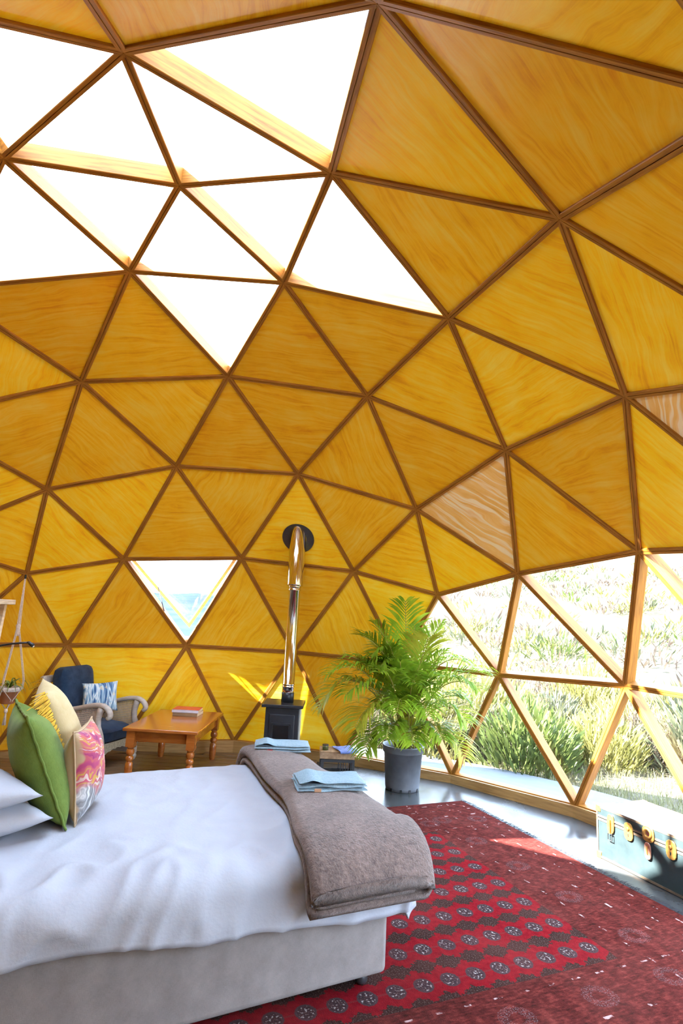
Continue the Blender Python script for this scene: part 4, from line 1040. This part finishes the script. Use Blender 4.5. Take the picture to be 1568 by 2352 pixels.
def plate(cx, cz, w, h, name, parent, n=14, dy=0):
    q = [(cx + w / 2 * math.copysign(abs(math.cos(a)) ** .7, math.cos(a)), cz + h / 2 * math.copysign(abs(math.sin(a)) ** .7, math.sin(a))) for a in [2 * PI * k / n for k in range(n)]]
    return MB().prism(q, -.004 + dy, -.014 + dy, lambda a, b, c: Vector((a, c, b))).obj(name, M['brass'], parent, bevel=.002, seg=1)
lt_ = plate(.135, .262, .062, .125, 'latch', tr); MB().box((.135, -.020, .245), (.014, .012, .09)).obj('latch_tongue', M['brass'], lt_); MB().tube([(.118, -.018, .20), (.118, -.018, .155), (.152, -.018, .155), (.152, -.018, .20)], .0035, 6, closed=True).obj('latch_loop', M['plate'], lt_)
for cx in (.288, .614):
    l = plate(cx, .262, .075, .115, 'lock_plate', tr); MB().lathe([(.012, 0), (.012, .006), (.008, .009)], 12).obj('knob', M['brass'], l, True, (cx, -.014, .28), (PI / 2, 0, 0)); MB().box((cx, -.016, .24), (.006, .003, .016)).obj('keyhole', M['iron'], l)
hs_ = plate(.446, .298, .092, .098, 'hasp', tr); MB().lathe([(.034, 0), (.034, .008), (.022, .010), (.022, 0)], 22).obj('hasp_ring', M['brass'], hs_, True, (.446, -.014, .305), (PI / 2, 0, 0)); MB().lathe([(.021, .0), (.001, .002)], 16).obj('lock_face', M['steel'], hs_, False, (.446, -.015, .305), (PI / 2, 0, 0))
M['copper'] = simple('copper_hasp', (0.55, 0.28, 0.20), 0.35, .7, .25, 20)
tg_ = plate(.442, .195, .050, .105, 'hasp_tongue', tr, dy=-.004); tg_.data.materials[0] = M['copper']; MB().box((.442, -.021, .20), (.006, .006, .05)).obj('tongue_rib', M['brass'], tg_); 
lt2 = plate(.765, .262, .062, .125, 'latch', tr); MB().box((.765, -.020, .245), (.014, .012, .09)).obj('latch_tongue', M['brass'], lt2)

# ------------------------------------------------------------------ hanging planter (macrame) at the left
M['cord'] = simple('macrame_cord', (0.66, 0.56, 0.50), 0.9, 0, .15, 80); M['terra'] = simple('terracotta', (0.42, 0.17, 0.09), 0.85, 0, .25, 10); M['glaze'] = simple('white_glaze_band', (0.62, 0.55, 0.52), 0.6, 0, .3, 30)
HP = tag(empty('hanging_planter', (-2.07, 2.80, 0.0)), 'terracotta pot hanging in a white macrame holder with a spider plant', 'planter')
hz = .62
MB().lathe([(.055, hz), (.062, hz + .004), (.088, hz + .115), (.092, hz + .117)], 24, cap=False).obj('pot', M['terra'], HP, True)
MB().lathe([(.0925, hz + .115), (.0985, hz + .118), (.101, hz + .155), (.094, hz + .157), (.088, hz + .13)], 24, cap=False).obj('pot_rim', M['glaze'], HP, True)
MB().lathe([(.058, hz + .004), (.09, hz + .135), (.001, hz + .14)], 18).obj('soil', M['soil'], HP, True)
htop = 1.83; kn = 1.32
for k_ in range(3):
    a = 2 * PI * k_ / 3 + .5
    for s in (-1, 1):
        j = .006 * s; c1, s1 = math.cos(a), math.sin(a)
        MB().tube([(j * .6, 0, htop), (.012 * c1 + j, .012 * s1, kn), (.115 * c1 + j, .115 * s1, hz + .22), (.112 * c1 + j, .112 * s1, hz + .14), (.075 * math.cos(a + s * .9), .075 * math.sin(a + s * .9), hz + .04), (.0, .0, hz - .06), (.01 * s, .01 * (k_ - 1), hz - .20)], .0045, 6).obj('cord', M['cord'], HP, True)
MB().lathe([(.014, kn - .06), (.022, kn - .04), (.018, kn), (.023, kn + .04), (.012, kn + .06)], 10).obj('knot', M['cord'], HP, True)
MB().lathe([(.012, hz - .09), (.018, hz - .07), (.012, hz - .05)], 10).obj('knot', M['cord'], HP, True)
MB().lathe([(.010, htop - .01), (.010, htop + .03)], 8).obj('hook', M['iron'], HP)
M['spider'] = leaf_mat('spider_leaf', (0.06, 0.13, 0.03), (0.22, 0.30, 0.08), .2)
def strap_leaf(mb, a, L, h, w, b=(0, 0, 0), n=7):
    pts = []; b = Vector(b)
    for q in range(n + 1):
        s = q / n; pts.append(b + Vector((math.cos(a) * L * s, math.sin(a) * L * s, h * (1.9 * s - 2.1 * s * s))))
    sd_ = Vector((-math.sin(a), math.cos(a), 0)); k0 = len(mb.v)
    vs = []
    for q, p in enumerate(pts):
        ww = w * (1 - (q / n) ** 2) + .0008; vs += [p - sd_ * ww, p + sd_ * ww]
    mb.add(vs, [(2 * q, 2 * q + 1, 2 * q + 3, 2 * q + 2) for q in range(n)])
for q in range(22):
    l = MB(); a = q * 2.4; strap_leaf(l, a, .13 + .14 * rg.random(), .08 + .14 * rg.random(), .007, (0, 0, hz + .14)); l.obj('leaf', M['spider'], HP, fix=False)

# reading lamp, slatted stand and trailing plant at the left edge
LP = tag(empty('reading_lamp', (-1.10, 0.40, 0.0)), 'black gooseneck reading lamp reaching over the bed head', 'lamp')
MB().lathe([(.09, 0), (.09, .012), (.02, .02), (.012, .025)], 20).obj('base', M['iron'], LP, True)
neck = [(0, 0, .02), (0, 0, .6), (0, 0, 1.1), (.03, 0, 1.23), (.10, 0, 1.29), (.17, 0, 1.325), (.225, 0, 1.345), (.28, 0, 1.357), (.33, 0, 1.364), (.372, 0, 1.368)]
MB().tube(neck, .0055, 8).obj('gooseneck', M['iron'], LP, True)
hd = MB(); hd.tube([(.368, 0, 1.369), (.378, 0, 1.368), (.395, 0, 1.358), (.408, 0, 1.350)], [.006, .009, .011, .010], 10); hdo = hd.obj('lamp_head', M['iron'], LP, True)
M['lens'] = simple('lamp_lens', (0.85, 0.82, 0.75), 0.2)
MB().lathe([(.007, 0), (.005, .003), (.001, .004)], 10).obj('lens', M['lens'], hdo, True, (.407, 0, 1.3475), (0, math.radians(130), 0))
M['pale'] = wood('pale_driftwood', (0.52, 0.38, 0.26), (0.80, 0.68, 0.50), .7, (4, 4, 18), 2.5)
SD = tag(empty('slatted_stand', (-1.575, 1.20, 0.0)), 'tall pale wooden stand of upright slats at the left edge', 'stand')
MB().box((0, 0, 1.590), (.46, .30, .036)).obj('stand_top', M['pale'], SD, bevel=.004)
for q in range(7):
    x = -.19 + q * .0633; MB().bar((x * .55, -.08 + .02 * (q % 3), 0), (x, -.09 + .02 * (q % 3), 1.573), .034, .030, (0, 1, 0)).obj('slat', M['pale'], SD, bevel=.003, seg=1)
for zz in (.30, .85, 1.30, 1.47): MB().box((0, -.105, zz), (.36, .012, .03)).obj('cross_rail', M['oldwood'], SD)
for q in range(4): MB().bar(((-.19 + q * .12) * .55, .09, 0), (-.19 + q * .12, .10, 1.573), .034, .030, (0, 1, 0)).obj('back_slat', M['pale'], SD)
M['fern'] = leaf_mat('fern_leaf', (0.05, 0.16, 0.02), (0.16, 0.34, 0.05), .25)
FN = tag(empty('hanging_fern', (-1.86, 1.60, 0.0)), 'dense green hanging fern at the left edge of the view', 'plant')
MB().lathe([(.05, 1.72), (.09, 1.84), (.092, 1.845), (.001, 1.84)], 16).obj('pot', M['terra'], FN, True)
for k_ in range(3):
    a = k_ * 2.1; MB().tube([(.09 * math.cos(a), .09 * math.sin(a), 1.84), (0, 0, 2.2), (-.02, 0.02, 3.25)], .003, 5).obj('cord', M['cord'], FN)
fl_ = MB()
for q in range(260):
    a = rg.random() * 6.283; strap_leaf(fl_, a, .10 + .12 * rg.random(), -.03 + .22 * rg.random(), .006, (0, 0, 1.83 + .08 * rg.random()), 4)
fo = fl_.obj('foliage', M['fern'], FN, fix=False); fo['kind'] = 'stuff'
